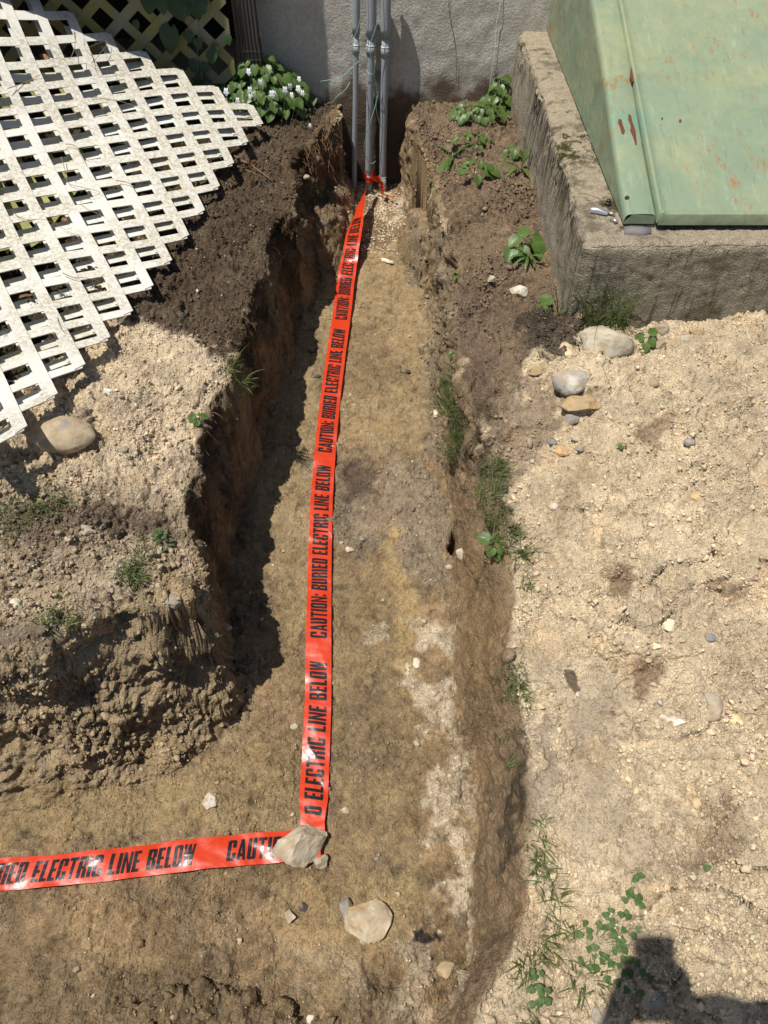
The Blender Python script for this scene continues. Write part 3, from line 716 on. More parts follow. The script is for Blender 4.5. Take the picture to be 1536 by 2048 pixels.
def leaf(xa, xb, name):
    mb = MB(); prof = [(xa, -.018), (xa+.0008, .010), (xa+.004, .016), (xa+.010, .016), (xa+.014, .011)]
    N = 40
    xs_ = [p_[0] for p_ in prof]+list(np.linspace(xa+.03, xb, N)); zs_ = [p_[1] for p_ in prof]+[.010]*N
    V = []
    yl = [YF-.022, YF-.0225, YF-.019, YF-.012]+list(np.linspace(YF+.01, yb, 60)); dl = [-.032, .006, .012, .0]+[0]*60
    for y, dd in zip(yl, dl):
        for x, z in zip(xs_, zs_):
            zz = zr(y)+z+(dd if dd != 0 else 0)
            if dd == -.032: zz = ZF+.004
            zz += .0025*math.sin(x*9+y*3)*(z == .010 and dd == 0)
            V.append((x, y, zz))
    n_ = len(xs_)
    mb.add(V, [(r*n_+k, r*n_+k+1, (r+1)*n_+k+1, (r+1)*n_+k) for r in range(len(yl)-1) for k in range(n_-1)])
    return mb.build(name, MAT['green'], bd, True)
leaf(XL+.088, XL+.088+.70, 'door_leaf'); leaf(XL+.088+.703, XL+.088+1.4, 'door_leaf')
# rust scabs on the frame strip
def patch(pts, name, mat, parent, lift=.0012, plane=None):
    """a thin irregular flake lying on the sloping metal"""
    Vp = []
    for px, py in pts:
        d = ray(px, py); A = ZF+.025-YF*SL; t = (A-CAMZ)/(d[2]-SL*d[1]); q_ = np.array([0, 0, CAMZ])+d*t; Vp.append(Vector((q_[0], q_[1], q_[2]+lift)))
    c_ = sum(Vp, Vector())/len(Vp); V = [c_]+Vp+[v-Vector((0, 0, lift*.9)) for v in Vp]; n_ = len(Vp)
    F = [(0, 1+k, 1+(k+1) % n_) for k in range(n_)]+[(1+k, 1+n_+k, 1+n_+(k+1) % n_, 1+(k+1) % n_) for k in range(n_)]
    return mesh_obj(name, V, F, mat, parent)
patch([(1237,238),(1243,240),(1246,252),(1250,262),(1248,270),(1243,268),(1240,255),(1236,246)], 'rust_scab', MAT['rust'], bd)
patch([(1257,228),(1262,232),(1265,245),(1271,262),(1274,290),(1271,291),(1266,275),(1260,262),(1262,250),(1256,240)], 'rust_scab', MAT['rust'], bd)
patch([(1261,140),(1264,150),(1266,170),(1263,172),(1259,160)], 'rust_scab', MAT['rust'], bd, .012)
for px, py, a_ in ((1322,246,2),(1358,250,2.5)):
    patch([(px+a_*math.cos(t)*1.0, py+a_*1.5*math.sin(t)) for t in np.linspace(0, 5.5, 8)], 'rust_scab', MAT['rust'], bd, .0125)
patch([(1254+5*math.cos(t), 396+3.5*math.sin(t)) for t in np.linspace(0, 5.6, 12)], 'rivet', MAT['black'], bd, .002)

# bits of metal lying on the curb
def at_curb(px, py, z=None): return Vector(atz(px, py, z or zt+.004).tolist())
mb = MB(); p = at_curb(1195, 424); R = Matrix.Rotation(-.35, 3, 'Z')
sec = [(-.022, .010), (-.018, .013), (0, .014), (.018, .010), (.03, .006)]
V = [] ; nn = 10
for x, h in sec:
    for k in range(nn):
        a_ = math.pi*k/(nn-1); V.append(p+R@Vector((x, math.cos(a_)*.010, math.sin(a_)*h)))
mb.add(V, [(r*nn+k, r*nn+k+1, (r+1)*nn+k+1, (r+1)*nn+k) for r in range(len(sec)-1) for k in range(nn-1)])
mb.tube([p+R@Vector((.03, 0, .004)), p+R@Vector((.05, -.004, .004))], .0045, 8)
tag(mb.build('metal_clip', MAT['zinc'], None, True), 'small bent silver metal clip lying on the curb top', 'clip')
mb = MB(); p = at_curb(1216, 408); mb.tube([p-Vector((0, 0, .004)), p+Vector((0, 0, .006))], .009, 10); mb.tube([p+Vector((0, 0, .006)), p+Vector((0, 0, .013))], .006, 10)
tag(mb.build('bolt', MAT['rubber'], None, True), 'small black bolt standing on the curb beside the green side panel', 'bolt')
mb = MB(); mb.tube([at_curb(1222, 438), at_curb(1235, 444)], .005, 8)
tag(mb.build('screw', MAT['zinc'], None, True), 'short silver screw lying at the front corner of the curb', 'screw')
mb = MB(); g = [at_curb(x, y, ZF-.004) for x, y in ((1250,453),(1262,451),(1280,452),(1302,454),(1303,462),(1285,466),(1262,464),(1249,462))]
c_ = sum(g, Vector())/8; mb.add([c_+Vector((0, 0, .004))]+g+[v-Vector((0, 0, .012)) for v in g], [(0, 1+k, 1+(k+1) % 8) for k in range(8)]+[(1+k, 9+k, 9+(k+1) % 8, 1+(k+1) % 8) for k in range(8)])
tag(mb.build('flashing_scrap', M_plain('grey_caulk', (.17, .16, .16), .7, .3, .2, 60), None, True), 'crumpled grey flashing scrap under the front end of the green frame', 'flashing')
mb = MB(); mb.tube([at_curb(1158, 386), at_curb(1175, 388, zt+.02), at_curb(1195, 395, zt+.02), at_curb(1212, 407)], .0014, 5)
tag(mb.build('dry_stalk', MAT['dry']), 'dry straw stalk lying across the curb top above the metal clip', 'stalk')

# ------------------------------------------------------------------ lattice sheets
LCX = [184.76, 225.87, 39.55, -47.17, -79.37, 503.95, 49.63, -131.29, -221.37, -68.33, -186.52, -249.46, -83.96, -55.19, 45.74]
LCY = [370.83, 402.06, 39.86, -9.78, -119.03, -71.31, 2.82, -34.41, -228.24, 15.49, -17.84, -204.41, -35.91, -150.98, 23.59]
LCZ = [0.7354, -0.2565, 0.157, -0.0544, -0.0527, -0.006, -0.1634, -0.0298, -0.0705, -0.0408]
def _b(i, j, n):
    u = i/8; v = (j-8)/10; return [u**a*v**b for a in range(n+1) for b in range(n+1-a)]
def sheet(i, j):
    px = sum(a*b for a, b in zip(_b(i, j, 4), LCX)); py = sum(a*b for a, b in zip(_b(i, j, 4), LCY)); z = sum(a*b for a, b in zip(_b(i, j, 3), LCZ))
    return Vector(atz(px, py, z).tolist())
def sheet_n(i, j):
    e = .1; n_ = (sheet(i+e, j)-sheet(i-e, j)).cross(sheet(i, j+e)-sheet(i, j-e)).normalized(); return n_ if n_.z > 0 else -n_
def strips(mb, fn, nf, ranges_i, ranges_j, keep, hw=.168, th=.003, step=.25, ends=None):
    """strips along j for each i and along i for each j; keep(i, j) gives the sheet's outline"""
    for kind, rng in ((0, ranges_i), (1, ranges_j)):
        for c0 in rng:
            cr = np.arange(-8, 22, step); run = []
            lo = {}; 
            for s_ in (-hw, hw):
                ts = [t for t in np.arange(-9, 22, .05) if keep(*( (c0+s_, t) if kind == 0 else (t, c0+s_)))]
                if ends and kind == 0: ts = [t for t in ts if t <= ends[0]-c0+hw and t >= c0+ends[1]-hw]
                if ends and kind == 1: ts = [t for t in ts if t <= ends[0]-c0+hw and t <= c0-ends[1]+hw]
                lo[s_] = (min(ts), max(ts)) if ts else None
            if lo[-hw] is None or lo[hw] is None: continue
            n_ = max(3, int((lo[hw][1]-lo[hw][0])/step))
            off = th if kind == 0 else 0.
            V = []
            for k in range(n_+1):
                f = k/n_
                for s_ in (-hw, hw):
                    t = lo[s_][0]+(lo[s_][1]-lo[s_][0])*f
                    ij = (c0+s_, t) if kind == 0 else (t, c0+s_)
                    P_ = fn(*ij); N_ = nf(*ij)
                    V.append(P_+N_*(off+th)); V.append(P_+N_*(off+.0001))
            F = []
            for k in range(n_):
                a_, b_, c_, d_ = 4*k, 4*k+1, 4*k+2, 4*k+3; e_, f_, g_, h_ = a_+4, b_+4, c_+4, d_+4
                F += [(a_, e_, g_, c_), (b_, d_, h_, f_), (a_, b_, f_, e_), (c_, g_, h_, d_)]
            F += [(0, 2, 3, 1), (4*n_, 4*n_+1, 4*n_+3, 4*n_+2)]
            mb.add(V, F)
def keep_top(i, j): return i+j <= 13.25 and j-i >= -2.25 and j >= -3.2 and i >= -6.3 and i > -3.2-.28*max(0, j)+.0 and j < 18.6
mb = MB(); strips(mb, sheet, sheet_n, range(-6, 8), range(-3, 19), keep_top, ends=(13, -2))
o = mb.build('lattice_sheet', MAT['lat_top']); tag(o, 'white vinyl lattice sheet lying uppermost, bowed, with grimy diamond-cut edge', 'lattice', 'lattice sheets piled left of the trench')
# second sheet under it, shifted, and a shorter mossy one at the back
def sheet2(i, j):
    p_ = sheet(i, j)-sheet_n(i, j)*(.030+.014*math.sin(i*.6+j*.35)); return p_
def keep_2(i, j): return i+j <= 13.0+.42 and j-i >= -2.9 and i >= -6.0 and j > 2.2 and j < 18.3 and i > -2.9-.28*max(0, j)
mb = MB()
fn2 = lambda i, j: sheet2(i-.02, j+.2)
strips(mb, fn2, lambda i, j: sheet_n(i, j), range(-6, 8), range(2, 18), lambda i, j: i+j <= 12.25 and j-i >= -2.25 and i > -3.0-.28*max(0, j) and j < 17.9, .18, ends=(12, -2))
o = mb.build('lattice_sheet', MAT['lat_low']); tag(o, 'clean white lattice sheet showing through the openings of the uppermost one', 'lattice', 'lattice sheets piled left of the trench')
fn3 = lambda i, j: sheet(i+.1*j-.3, j+.3)-sheet_n(i, j)*.068
mb = MB(); strips(mb, fn3, lambda i, j: sheet_n(i, j), range(-3, 3), range(3, 10), lambda i, j: i+j <= 6.4 and j-i >= 1.2 and i > -3.4-.2*j and j < 9.4 and j > 1.5, .2)
o = mb.build('lattice_sheet', MAT['lat_moss']); tag(o, 'mossy yellow-green lattice piece lying lowest in the pile', 'lattice', 'lattice sheets piled left of the trench')

# standing weathered lattice
YL = 3.45
Po = aty(286, 81, YL); e1 = aty(328, 120, YL)-Po; e2 = aty(317, 47, YL)-Po
def stand(i, j): return Po+e1*i+e2*j
def keep_s(i, j):
    p_ = stand(i, j); lim = aty(461, 60, YL).x; return p_.x <= lim and p_.x > -2.4 and p_.z < 1.21 and p_.z > aty(448, 166, YL).z
mb = MB(); strips(mb, stand, lambda i, j: Vector((0, -1, 0)), range(-13, 8), range(-9, 14), keep_s, .19, .004, 3)
o = mb.build('standing_lattice', MAT['lat_old']); tag(o, 'weathered greenish lattice panel standing upright below the porch behind the violets', 'lattice')

# ------------------------------------------------------------------ stones
def ico(sub):
    bm = bmesh.new(); bmesh.ops.create_icosphere(bm, subdivisions=sub, radius=1); V = np.array([v.co[:] for v in bm.verts]); F = np.array([[v.index for v in f.verts] for f in bm.faces]); bm.free(); return V, F
ICO = {k: ico(k) for k in (1, 2, 4)}
def rock_verts(seed, ang=.5, sub=4, lump=0.):
    r = np.random.default_rng(seed); V = ICO[sub][0].copy()
    for k in range(int(6+ang*12)):
        n = r.normal(size=3); n /= np.linalg.norm(n); d = r.uniform(.5, .8) if ang > .4 else r.uniform(.78, .95)
        h = V@n-d; V -= np.outer(np.maximum(h, 0)*(.75+.25*min(1, ang*2)), n)
    if ang > .4: V *= 1.22
    p = (V+seed*3.7).astype(np.float32)
    V *= (1+.15*fbm(p, 1.1, 2, 300)+.06*fbm(p, 3.5, 4, 301)+.03*fbm(p, 12, 3, 302)+lump*fbm(p, 1.9, 3, 303))[:, None]
    return V
def stone(px, py, wpx, c, label, ang=.5, ay=.8, az=.6, rot=0., sink=.3, seed=None, group=None, c2=None):
    h, n, d = hit(px, py); depth = -Vector(ray(px, py).tolist()).z; t = (CAMZ-h.z)/depth
    sx = wpx/FPX*t/2*1.08; seed = seed if seed is not None else int(px*7+py)
    V = rock_verts(seed, ang); V = V*np.array([1, ay, az])*sx
    ca, sa = math.cos(rot), math.sin(rot); V = V@np.array([[ca, sa, 0], [-sa, ca, 0], [0, 0, 1]])
    V[:, 2] += sx*az*(1-2*min(.6, sink+.1))
    V += np.array(h)
    p = V.astype(np.float32); f = fbm(p, 25, 4, 310); f2 = sm(.1, .5, fbm(p, 14, 3, 311)); c = np.array(c)
    K = c*(1+.45*f)[:, None]; du = sm(-.1, .35, fbm(p, 38, 4, 313))*.75; K = K*(1-du[:, None])+np.array([.33, .255, .165])*du[:, None]
    if c2 is not None: K = K*(1-f2[:, None])+np.array(c2)*f2[:, None]
    K *= (1-.25*sm(.3, .6, fbm(p, 90, 2, 312)))[:, None]
    Vl = V-np.array(h)
    me = bpy.data.meshes.new('stone'); me.from_pydata(Vl.tolist(), [], ICO[4][1].tolist()); me.shade_smooth() if ang < .6 else None
    at = me.color_attributes.new('Col', 'FLOAT_COLOR', 'POINT'); at.data.foreach_set('color', np.concatenate([np.clip(K, .01, .85), np.ones((len(K), 1))], 1).astype(np.float32).ravel())
    me.materials.append(MAT['stone']); o = bpy.data.objects.new('stone' if wpx < 80 else 'rock', me); o.location = h; C.objects.link(o)
    return tag(o, label, 'stone' if wpx < 80 else 'rock', group)
PAL = (.43, .37, .28); OCH = (.42, .29, .15); GRY = (.27, .25, .225); WHT = (.52, .47, .38); TAN = (.36, .28, .18)
STONES = [
 (610,1690,100,PAL,'pale angular rock pinning the corner of the red tape',.7,.82,.62,.3,.16,GRY),
 (643,1724,32,PAL,'small grey pebble touching the rock on the tape corner',.5,.9,.7,.5,.2,None),
 (729,1842,88,(.47,.39,.28),'wedge-shaped cream rock on the trench floor below the tape corner',.9,.85,.5,-.5,.25,OCH),
 (689,1815,26,GRY,'small upright grey stone at the left edge of the cream wedge rock',.8,1.4,.8,.3,.2,None),
 (581,1834,24,WHT,'small white pointed stone on the floor left of the cream wedge rock',.7,.9,.7,.2,.2,None),
 (727,1884,14,WHT,'tiny white stone under the tip of the cream wedge rock',.5,.9,.7,0,.2,None),
 (422,1605,30,WHT,'pale pointed stone on bare floor above the left-going tape',.8,1.05,.6,.9,.2,None),
 (1141,770,66,(.46,.43,.37),'rounded whitish cobble on the sand right of the trench',.2,.88,.72,.2,.25,GRY),
 (1158,810,66,OCH,'flat ochre stone touching the rounded whitish cobble',.9,.6,.42,-.1,.25,TAN),
 (1143,840,36,GRY,'dark grey chip under the flat ochre stone',.9,.7,.6,.3,.2,None),
 (1073,747,44,OCH,'flat ochre stone at the edge of the dark mulch',.8,.5,.4,0,.25,None),
 (1141,706,40,(.5,.4,.25),'yellowish stone below the dark mulch near the curb corner',.7,.85,.7,.3,.25,None),
 (1212,690,104,(.45,.4,.31),'large whitish rock half buried at the curb corner under the grass',.3,.62,.6,-.15,.35,TAN),
 (1322,664,30,PAL,'pale upright stone against the front of the curb',.4,.9,1.0,0,.25,None),
 (1318,694,30,TAN,'brown stone below the pale upright stone at the curb',.5,.7,.6,0,.3,None),
 (1391,668,28,OCH,'orange-brown stone lying against the foot of the curb',.6,.6,.6,-.4,.25,None),
 (1374,680,24,WHT,'white stone beside the orange-brown one at the foot of the curb',.4,.7,.6,0,.3,None),
 (1126,905,34,(.52,.33,.15),'orange flat stone low in the line of stones on the sand',.8,.6,.45,-.1,.2,None),
 (1150,936,24,TAN,'long tan chip tilted below the orange flat stone',.9,1.3,.5,.6,.2,None),
 (1153,876,28,PAL,'pale flat chip above the orange flat stone',.8,.55,.5,-.1,.2,None),
 (1160,898,18,GRY,'small grey pebble right of the orange flat stone',.4,.9,.7,0,.2,None),
 (1105,886,16,GRY,'small grey pebble left in the line of stones on the sand',.4,.9,.7,0,.2,None),
 (1419,1412,60,(.40,.34,.26),'rounded tan cobble half buried in the sand at the right',.15,.92,.5,.2,.45,PAL),
 (1470,1443,28,(.56,.47,.27),'yellowish pebble beside the half buried tan cobble',.4,1.1,.6,.1,.25,None),
 (1347,1440,50,(.6,.57,.5),'broken white shard left of the half buried tan cobble',.9,.42,.4,-.4,.3,GRY),
 (1337,1253,28,(.62,.54,.38),'cream pebble on open sand right of the cracked crust',.6,.85,.6,0,.25,None),
 (1420,1276,24,(.22,.24,.26),'blue-grey pebble on open sand at the right',.4,.7,.6,0,.25,None),
 (1107,1130,22,(.5,.3,.13),'orange pebble on the sand right of the trench lip',.5,.7,.5,0,.3,None),
 (1107,1013,22,WHT,'white pebble on smooth sand above the orange pebble',.3,.9,.6,0,.35,None),
 (118,864,132,(.40,.32,.22),'big tan boulder half buried beside the lattice edge',.3,.62,.42,-.1,.55,GRY),
 (1036,583,32,(.62,.57,.46),'white stone on the brown bank below the small violet',.5,.8,.6,-.6,.25,None),
 (775,524,30,(.64,.6,.5),'thin white flake on the trench floor right of the tape',1.,.4,.22,-.4,.1,None),
 (924,1112,18,WHT,'upright white stone at the foot of the right trench face',.7,1.6,.8,.2,.25,None),
 (897,1135,14,WHT,'small white pebble left of the upright white stone',.4,.8,.6,0,.2,None),
 (700,1101,20,(.5,.42,.3),'flat tan pebble right of the tape on the gravelly floor',.6,.6,.5,-.2,.2,None),
 (683,1086,9,WHT,'tiny white pebble above the flat tan pebble by the tape',.3,.8,.6,0,.2,None),
 (833,1326,16,WHT,'oval white pebble on the pale sand strip',.3,1.4,.5,0,.3,None),
 (893,1939,34,(.45,.34,.21),'blocky tan stone at the near end of the pale sand strip',.9,.9,.75,.3,.25,None),
 (588,1454,16,WHT,'small cream pebble close to the left side of the tape',.4,.8,.6,0,.25,None),
 (455,1256,16,WHT,'white pebble lying in the bank shadow at the corner',.3,.8,.6,0,.25,None),
 (31,1209,26,(.55,.5,.38),'cream pebble on the left bank at the photo edge',.3,1,.6,0,.3,None),
 (348,1203,32,GRY,'grey stone stuck in the left bank face below the grass',.4,1,.7,0,.3,None),
 (216,786,18,(.6,.6,.56),'white pebble on the sandy left bank above the boulder',.5,.7,.7,0,.2,None),
 (175,1060,28,PAL,'pale crumbly stone on the left bank right of the grass',.5,.8,.6,0,.3,None),
 (248,900,16,GRY,'grey pebble on sand right of the big tan boulder',.4,.9,.6,0,.25,None),
 (690,1621,18,WHT,'cream pebble on the floor right of the tape corner rock',.6,.7,.6,.2,.2,None),
 (872,829,16,WHT,'pale chip at the foot of the grassy right lip',.6,1,.6,.5,.2,None),
 (1310,2012,46,(.34,.32,.28),'round grey stone in the shadow at the lower right corner',.3,.9,.5,0,.35,None),
 (1205,2032,42,(.3,.26,.22),'brown stone at the bottom edge in the shadow',.3,.8,.5,0,.4,None),
 (1394,995,28,(.47,.35,.2),'tan pebble on the open sand far right of the cobble',.3,.9,.6,0,.3,None),
 (1378,885,22,(.3,.3,.31),'grey pebble on open sand upper right',.4,.8,.6,0,.3,None),
 (1308,768,20,TAN,'tan pebble on the sand in front of the curb',.4,.9,.7,0,.3,None),
 (985,558,18,PAL,'pale pebble on the brown bank right of the trench lip',.5,.9,.6,0,.3,None),
 (612,356,14,PAL,'pale pebble sitting on the clod ledge under the roots',.4,.9,.6,0,.2,None),
 (622,2038,18,WHT,'cream pebble at the bottom edge below the left-going tape',.4,.9,.6,0,.2,None),
 (605,1815,16,(.09,.07,.06),'small dark clod right of the white pointed stone',.5,.9,.6,0,.2,None),
 (810,745,18,(.07,.055,.05),'dark clod on the trench floor midway to the pipes',.5,.8,.5,0,.2,None),
 (625,700,16,(.07,.055,.05),'dark clod on the floor left of the tape',.5,.9,.5,0,.2,None),
 (632,752,16,(.09,.07,.055),'brown clod below the other one left of the tape',.5,.9,.5,0,.2,None),
]
for k, s_ in enumerate(STONES):
    px, py, wp, c, lab, ang, ay, az, rot, sink, c2 = s_
    stone(px, py, wp, c, lab, ang, ay, az, rot, sink, None, None, c2)

# ------------------------------------------------------------------ gravel and crumbs (past counting)
def scatter(name, n, weight, size, colour, label, subs=1, embed=.3, flat=.75, seed=3, wf=0.):
    r = np.random.default_rng(seed); cell = np.ones(len(IDX))
    # area each vertex stands for
    ar = np.linalg.norm(np.gradient(PD.reshape(NR, NC, 3), axis=0), axis=-1)*np.linalg.norm(np.gradient(PD.reshape(NR, NC, 3), axis=1), axis=-1)
    vis = (np.abs(PN[:, 0]) < .62+.45*np.maximum(PN[:, 1], 0))*(PN[:, 1] > .05)
    wgt = ar.ravel()[IDX]*vis*weight*(wf+(1-wf)*np.clip(N0[IDX, 2], 0, 1)**3)*np.clip(1-.75*(1-min(1, wf*4))*lip*(np.abs(PN[:, 0]) < .7), .1, 1); wgt = wgt/wgt.sum()
    k = r.choice(len(IDX), n, p=wgt); vi = IDX[k]
    vars_ = [rock_verts(900+seed*20+q, .8, subs, .55) for q in range(8)]; Fb = ICO[subs][1]; nv = len(vars_[0])
    which = r.integers(0, 8, n); B = np.array(vars_)[which]
    s = size(r, n)[:, None, None]
    sc = np.stack([np.ones(n), r.uniform(.6, 1, n), r.uniform(flat*.6, flat, n)], 1)[:, None, :]
    B = B*sc*s
    q4 = r.normal(size=(n, 4))*np.array([.25, .25, 1, 1]); q4 /= np.linalg.norm(q4, axis=1)[:, None]; x, y, z, w_ = q4.T
    R = np.stack([1-2*(y*y+z*z), 2*(x*y-z*w_), 2*(x*z+y*w_), 2*(x*y+z*w_), 1-2*(x*x+z*z), 2*(y*z-x*w_), 2*(x*z-y*w_), 2*(y*z+x*w_), 1-2*(x*x+y*y)], 1).reshape(n, 3, 3)
    B = np.einsum('nij,nvj->nvi', R, B)
    pos = PD[vi]+NN[k]*(s[:, 0]*(1-embed*2)*.5)+r.uniform(-.002, .002, (n, 3))
    B = B+pos[:, None, :]
    V = B.reshape(-1, 3); F = (Fb[None]+(np.arange(n)*nv)[:, None, None]).reshape(-1, 3).astype(np.int32)
    K = np.repeat(np.clip(colour(r, n, COL[vi]), .01, .8), nv, 0)
    me = bpy.data.meshes.new(name); me.vertices.add(len(V)); me.vertices.foreach_set('co', V.astype(np.float32).ravel())
    me.loops.add(F.size); me.loops.foreach_set('vertex_index', F.ravel()); me.polygons.add(len(F)); me.polygons.foreach_set('loop_start', np.arange(0, F.size, 3, dtype=np.int32)); me.update(calc_edges=True)
    at = me.color_attributes.new('Col', 'FLOAT_COLOR', 'POINT'); at.data.foreach_set('color', np.concatenate([K, np.ones((len(K), 1))], 1).astype(np.float32).ravel())
    me.materials.append(MAT['crumb']); o = bpy.data.objects.new(name, me); C.objects.link(o); o['kind'] = 'stuff'; o['label'] = label
    return o
g1 = sm(-.1, .4, fbm(PN, 6, 3, 401)); g2 = sm(-.1, .35, fbm(PN, 10, 3, 402)); rc = np.clip(rough, .03, 1.2)
paleness = np.clip((COL[IDX].sum(1)-.35)*2, .05, 1.2)
def c_local(lo, hi):
    return lambda r, n, c: c*r.uniform(lo, hi, (n, 1))*r.uniform(.95, 1.05, (n, 3))
def c_pale(r, n, c):
    b = np.array([[.52, .46, .36], [.6, .57, .5], [.44, .33, .2], [.3, .28, .26], [.45, .4, .3], [.5, .42, .3]])[r.integers(0, 6, n)]
    f = r.uniform(.2, .85, (n, 1)); return (c*1.35*(1-f)+b*f)*r.uniform(.75, 1.1, (n, 1))
wallm = 1-.6*inside
tracks = np.clip((rough-.13)*6, .04, 1)
scatter('soil_crumbs', 85000, (rc**1.2+.05)*(.25+g1)*wallm*tracks, lambda r, n: .0016+.0034*r.beta(1., 5, n)*2.2, c_local(.75, 1.25), 'loose soil crumbs strewn over banks and trench floor', 1, .25, .95, 3, .3)
scatter('soil_clods', 5500, rc**2.8*(.06+g1**1.5)*np.maximum(wallm, frontm)*tracks, lambda r, n: .0045+.012*r.beta(1, 4.5, n), c_local(.85, 1.15), 'clods of soil on the banks and the rubble slope', 2, .42, .8, 4, .3)
scatter('gravel', 18000, (np.where(fl > .5, rc*1.3, np.minimum(rc, .3))*.8+.04)*(.2+g2)*(paleness+.25)*wallm*np.clip(tracks, .15, 1), lambda r, n: .0014+.003*r.beta(1.1, 5, n)*2, c_pale, 'small pale gravel scattered over the dug ground', 1, .25, .8, 5)
scatter('pebbles', 700, (rc*(.6+1.4*fl)+.06)*(.2+g2)*(paleness+.25)*wallm*np.clip(tracks, .1, 1), lambda r, n: .0055+.007*r.beta(1, 4, n), c_pale, 'scattered pale pebbles among the gravel', 2, .3, .75, 6)
# white gravel bed round the conduits
endm = ((PN[:, 1] > 3.05) & (DSF < .02) & (PN[:, 2] < .30) & (np.abs(PN[:, 0]+.0) < .5))*1.
scatter('bedding_gravel', 1500, endm+1e-9, lambda r, n: .004+.006*r.beta(1, 3, n), lambda r, n, c: np.array([[.6, .52, .4]])*r.uniform(.7, 1.15, (n, 1)), 'cream crushed gravel at the foot of the conduits', 1, .2, .8, 8)
# mulch flakes
mz = ((QX > -9))*0.
mp = [surf(*p) for p in [(1045,640),(1160,640),(1150,700),(1115,735),(1040,700)]]
mulch = sm(.03, -.02, pdist(QX, QY, mp))
scatter('mulch', 900, mulch+1e-9, lambda r, n: .002+.004*r.beta(1, 3, n), lambda r, n, c: np.array([[.085, .066, .048]])*r.uniform(.5, 2.2, (n, 1)), 'dark crumbly mulch heaped at the curb corner', 1, .1, .35, 9)
print('scatter', round(time.time()-T0, 1))

# ------------------------------------------------------------------ warning tape
def M_tape():
    m = NT('red_tape_film', .2, .55)
    c = m.mix(m.noise(9, 4, .6), (.54, .034, .006), (.64, .052, .010))
    c = m.mix(m.ramp(m.noise(50, 5, .8), .6, .72, 0, .35), c, (.45, .19, .11))
    b = m.bump(m.noise(9, 2, .5, dist=.6), .6, .02); b = m.bump(m.noise(26, 2, .5, dist=1.5), .14, .006, b); b = m.bump(m.noise(45, 2, .5), .08, .003, b)
    m.done(c, b, m.ramp(m.noise(30, 4), .3, .7, .28, .46))
    tr = m.n('ShaderNodeBsdfTranslucent'); m.link(c, tr.inputs[0]); mx = m.n('ShaderNodeMixShader'); mx.inputs[0].default_value = .15
    out = m.t.nodes['Material Output']; m.link(m.b.outputs[0], mx.inputs[1]); m.link(tr.outputs[0], mx.inputs[2]); m.link(mx.outputs[0], out.inputs[0])
    return m.m
def M_ink():
    m = NT('black_ink', .28, .5); b = m.bump(m.noise(9, 2, .5, dist=.6), .6, .02); b = m.bump(m.noise(26, 2, .5, dist=1.5), .14, .006, b)
    return m.done((.012, .011, .012), b)
MAT['tape'] = M_tape(); MAT['ink'] = M_ink()
_t = .19
def q_(x0, y0, x1, y1): return [(x0, y0), (x1, y0), (x1, y1), (x0, y1)]
def qc(x0, y0, x1, y1, tl=0, tr=0, br=0, bl=0, c=.07):
    """block whose named corners are cut"""
    out = [q_(x0+(c if bl or tl else 0), y0, x1-(c if br or tr else 0), y1)]
    if bl or tl: out.append([(x0, y0+(c if bl else 0)), (x0+c, y0), (x0+c, y1), (x0, y1-(c if tl else 0))])
    if br or tr: out.append([(x1-c, y0), (x1, y0+(c if br else 0)), (x1, y1-(c if tr else 0)), (x1-c, y1)])
    return out
W_ = .46
GL = {
 'A': [[(0,0),(.155,0),(.27,1),(.15,1)], [(.325,0),(.48,0),(.33,1),(.18,1)], q_(.12,.17,.36,.32)],
 'B': [q_(0,0,_t,1)]+qc(_t,.85,W_,1,tr=1)+qc(_t,0,W_,.15,br=1)+[q_(_t,.44,.40,.58), q_(.27,.58,W_,.85), q_(.27,.15,W_,.44)],
 'C': qc(0,.0,_t,1,tl=1,bl=1)+[q_(_t,.86,.27,1), q_(_t,0,.27,.14)]+qc(.27,.62,W_,1,tr=1)+qc(.27,0,W_,.38,br=1),
 'D': [q_(0,0,_t,1), q_(_t,.86,.27,1), q_(_t,0,.27,.14)]+qc(.27,0,W_,1,tr=1,br=1),
 'E': [q_(0,0,_t,1), q_(_t,.85,.37,1), q_(_t,0,.37,.15), q_(_t,.43,.34,.57)],
 'I': [q_(0,0,_t,1)],
 'L': [q_(0,0,_t,1), q_(_t,0,.36,.15)],
 'N': [q_(0,0,.15,1), q_(.32,0,.47,1), [(.15,.62),(.32,0),(.32,.38),(.15,1)]],
 'O': qc(0,0,_t,1,tl=1,bl=1)+[q_(_t,.86,.27,1), q_(_t,0,.27,.14)]+qc(.27,0,W_,1,tr=1,br=1),
 'R': [q_(0,0,_t,1)]+qc(_t,.85,W_,1,tr=1)+[q_(_t,.42,.40,.56), q_(.27,.56,W_,.85), q_(.27,0,W_,.42)],
 'T': [q_(0,.84,.46,1), q_(.15,0,.31,.84)],
 'U': qc(0,0,_t,1,bl=1)+[q_(_t,0,.27,.14)]+qc(.27,0,W_,1,br=1),
 'W': [[(.08,0),(.2,0),(.13,1),(0,1)], [(.1,0),(.24,0),(.36,1),(.24,1)], [(.36,0),(.49,0),(.37,1),(.25,1)], [(.38,0),(.52,0),(.6,1),(.47,1)]],
 ':': [q_(0,.06,.15,.26), q_(0,.56,.15,.76)],
}
ADV = {'A': .48, 'E': .38, 'I': _t, 'L': .36, 'N': .47, 'W': .6, ':': .15}
TXT = "CAUTION: BURIED ELECTRIC LINE BELOW"
def layout():
    x = 0; out = []
    for ch in TXT:
        if ch == ' ': x += .30; continue
        out.append((ch, x)); x += ADV.get(ch, W_)+.065
    return out, x-.065
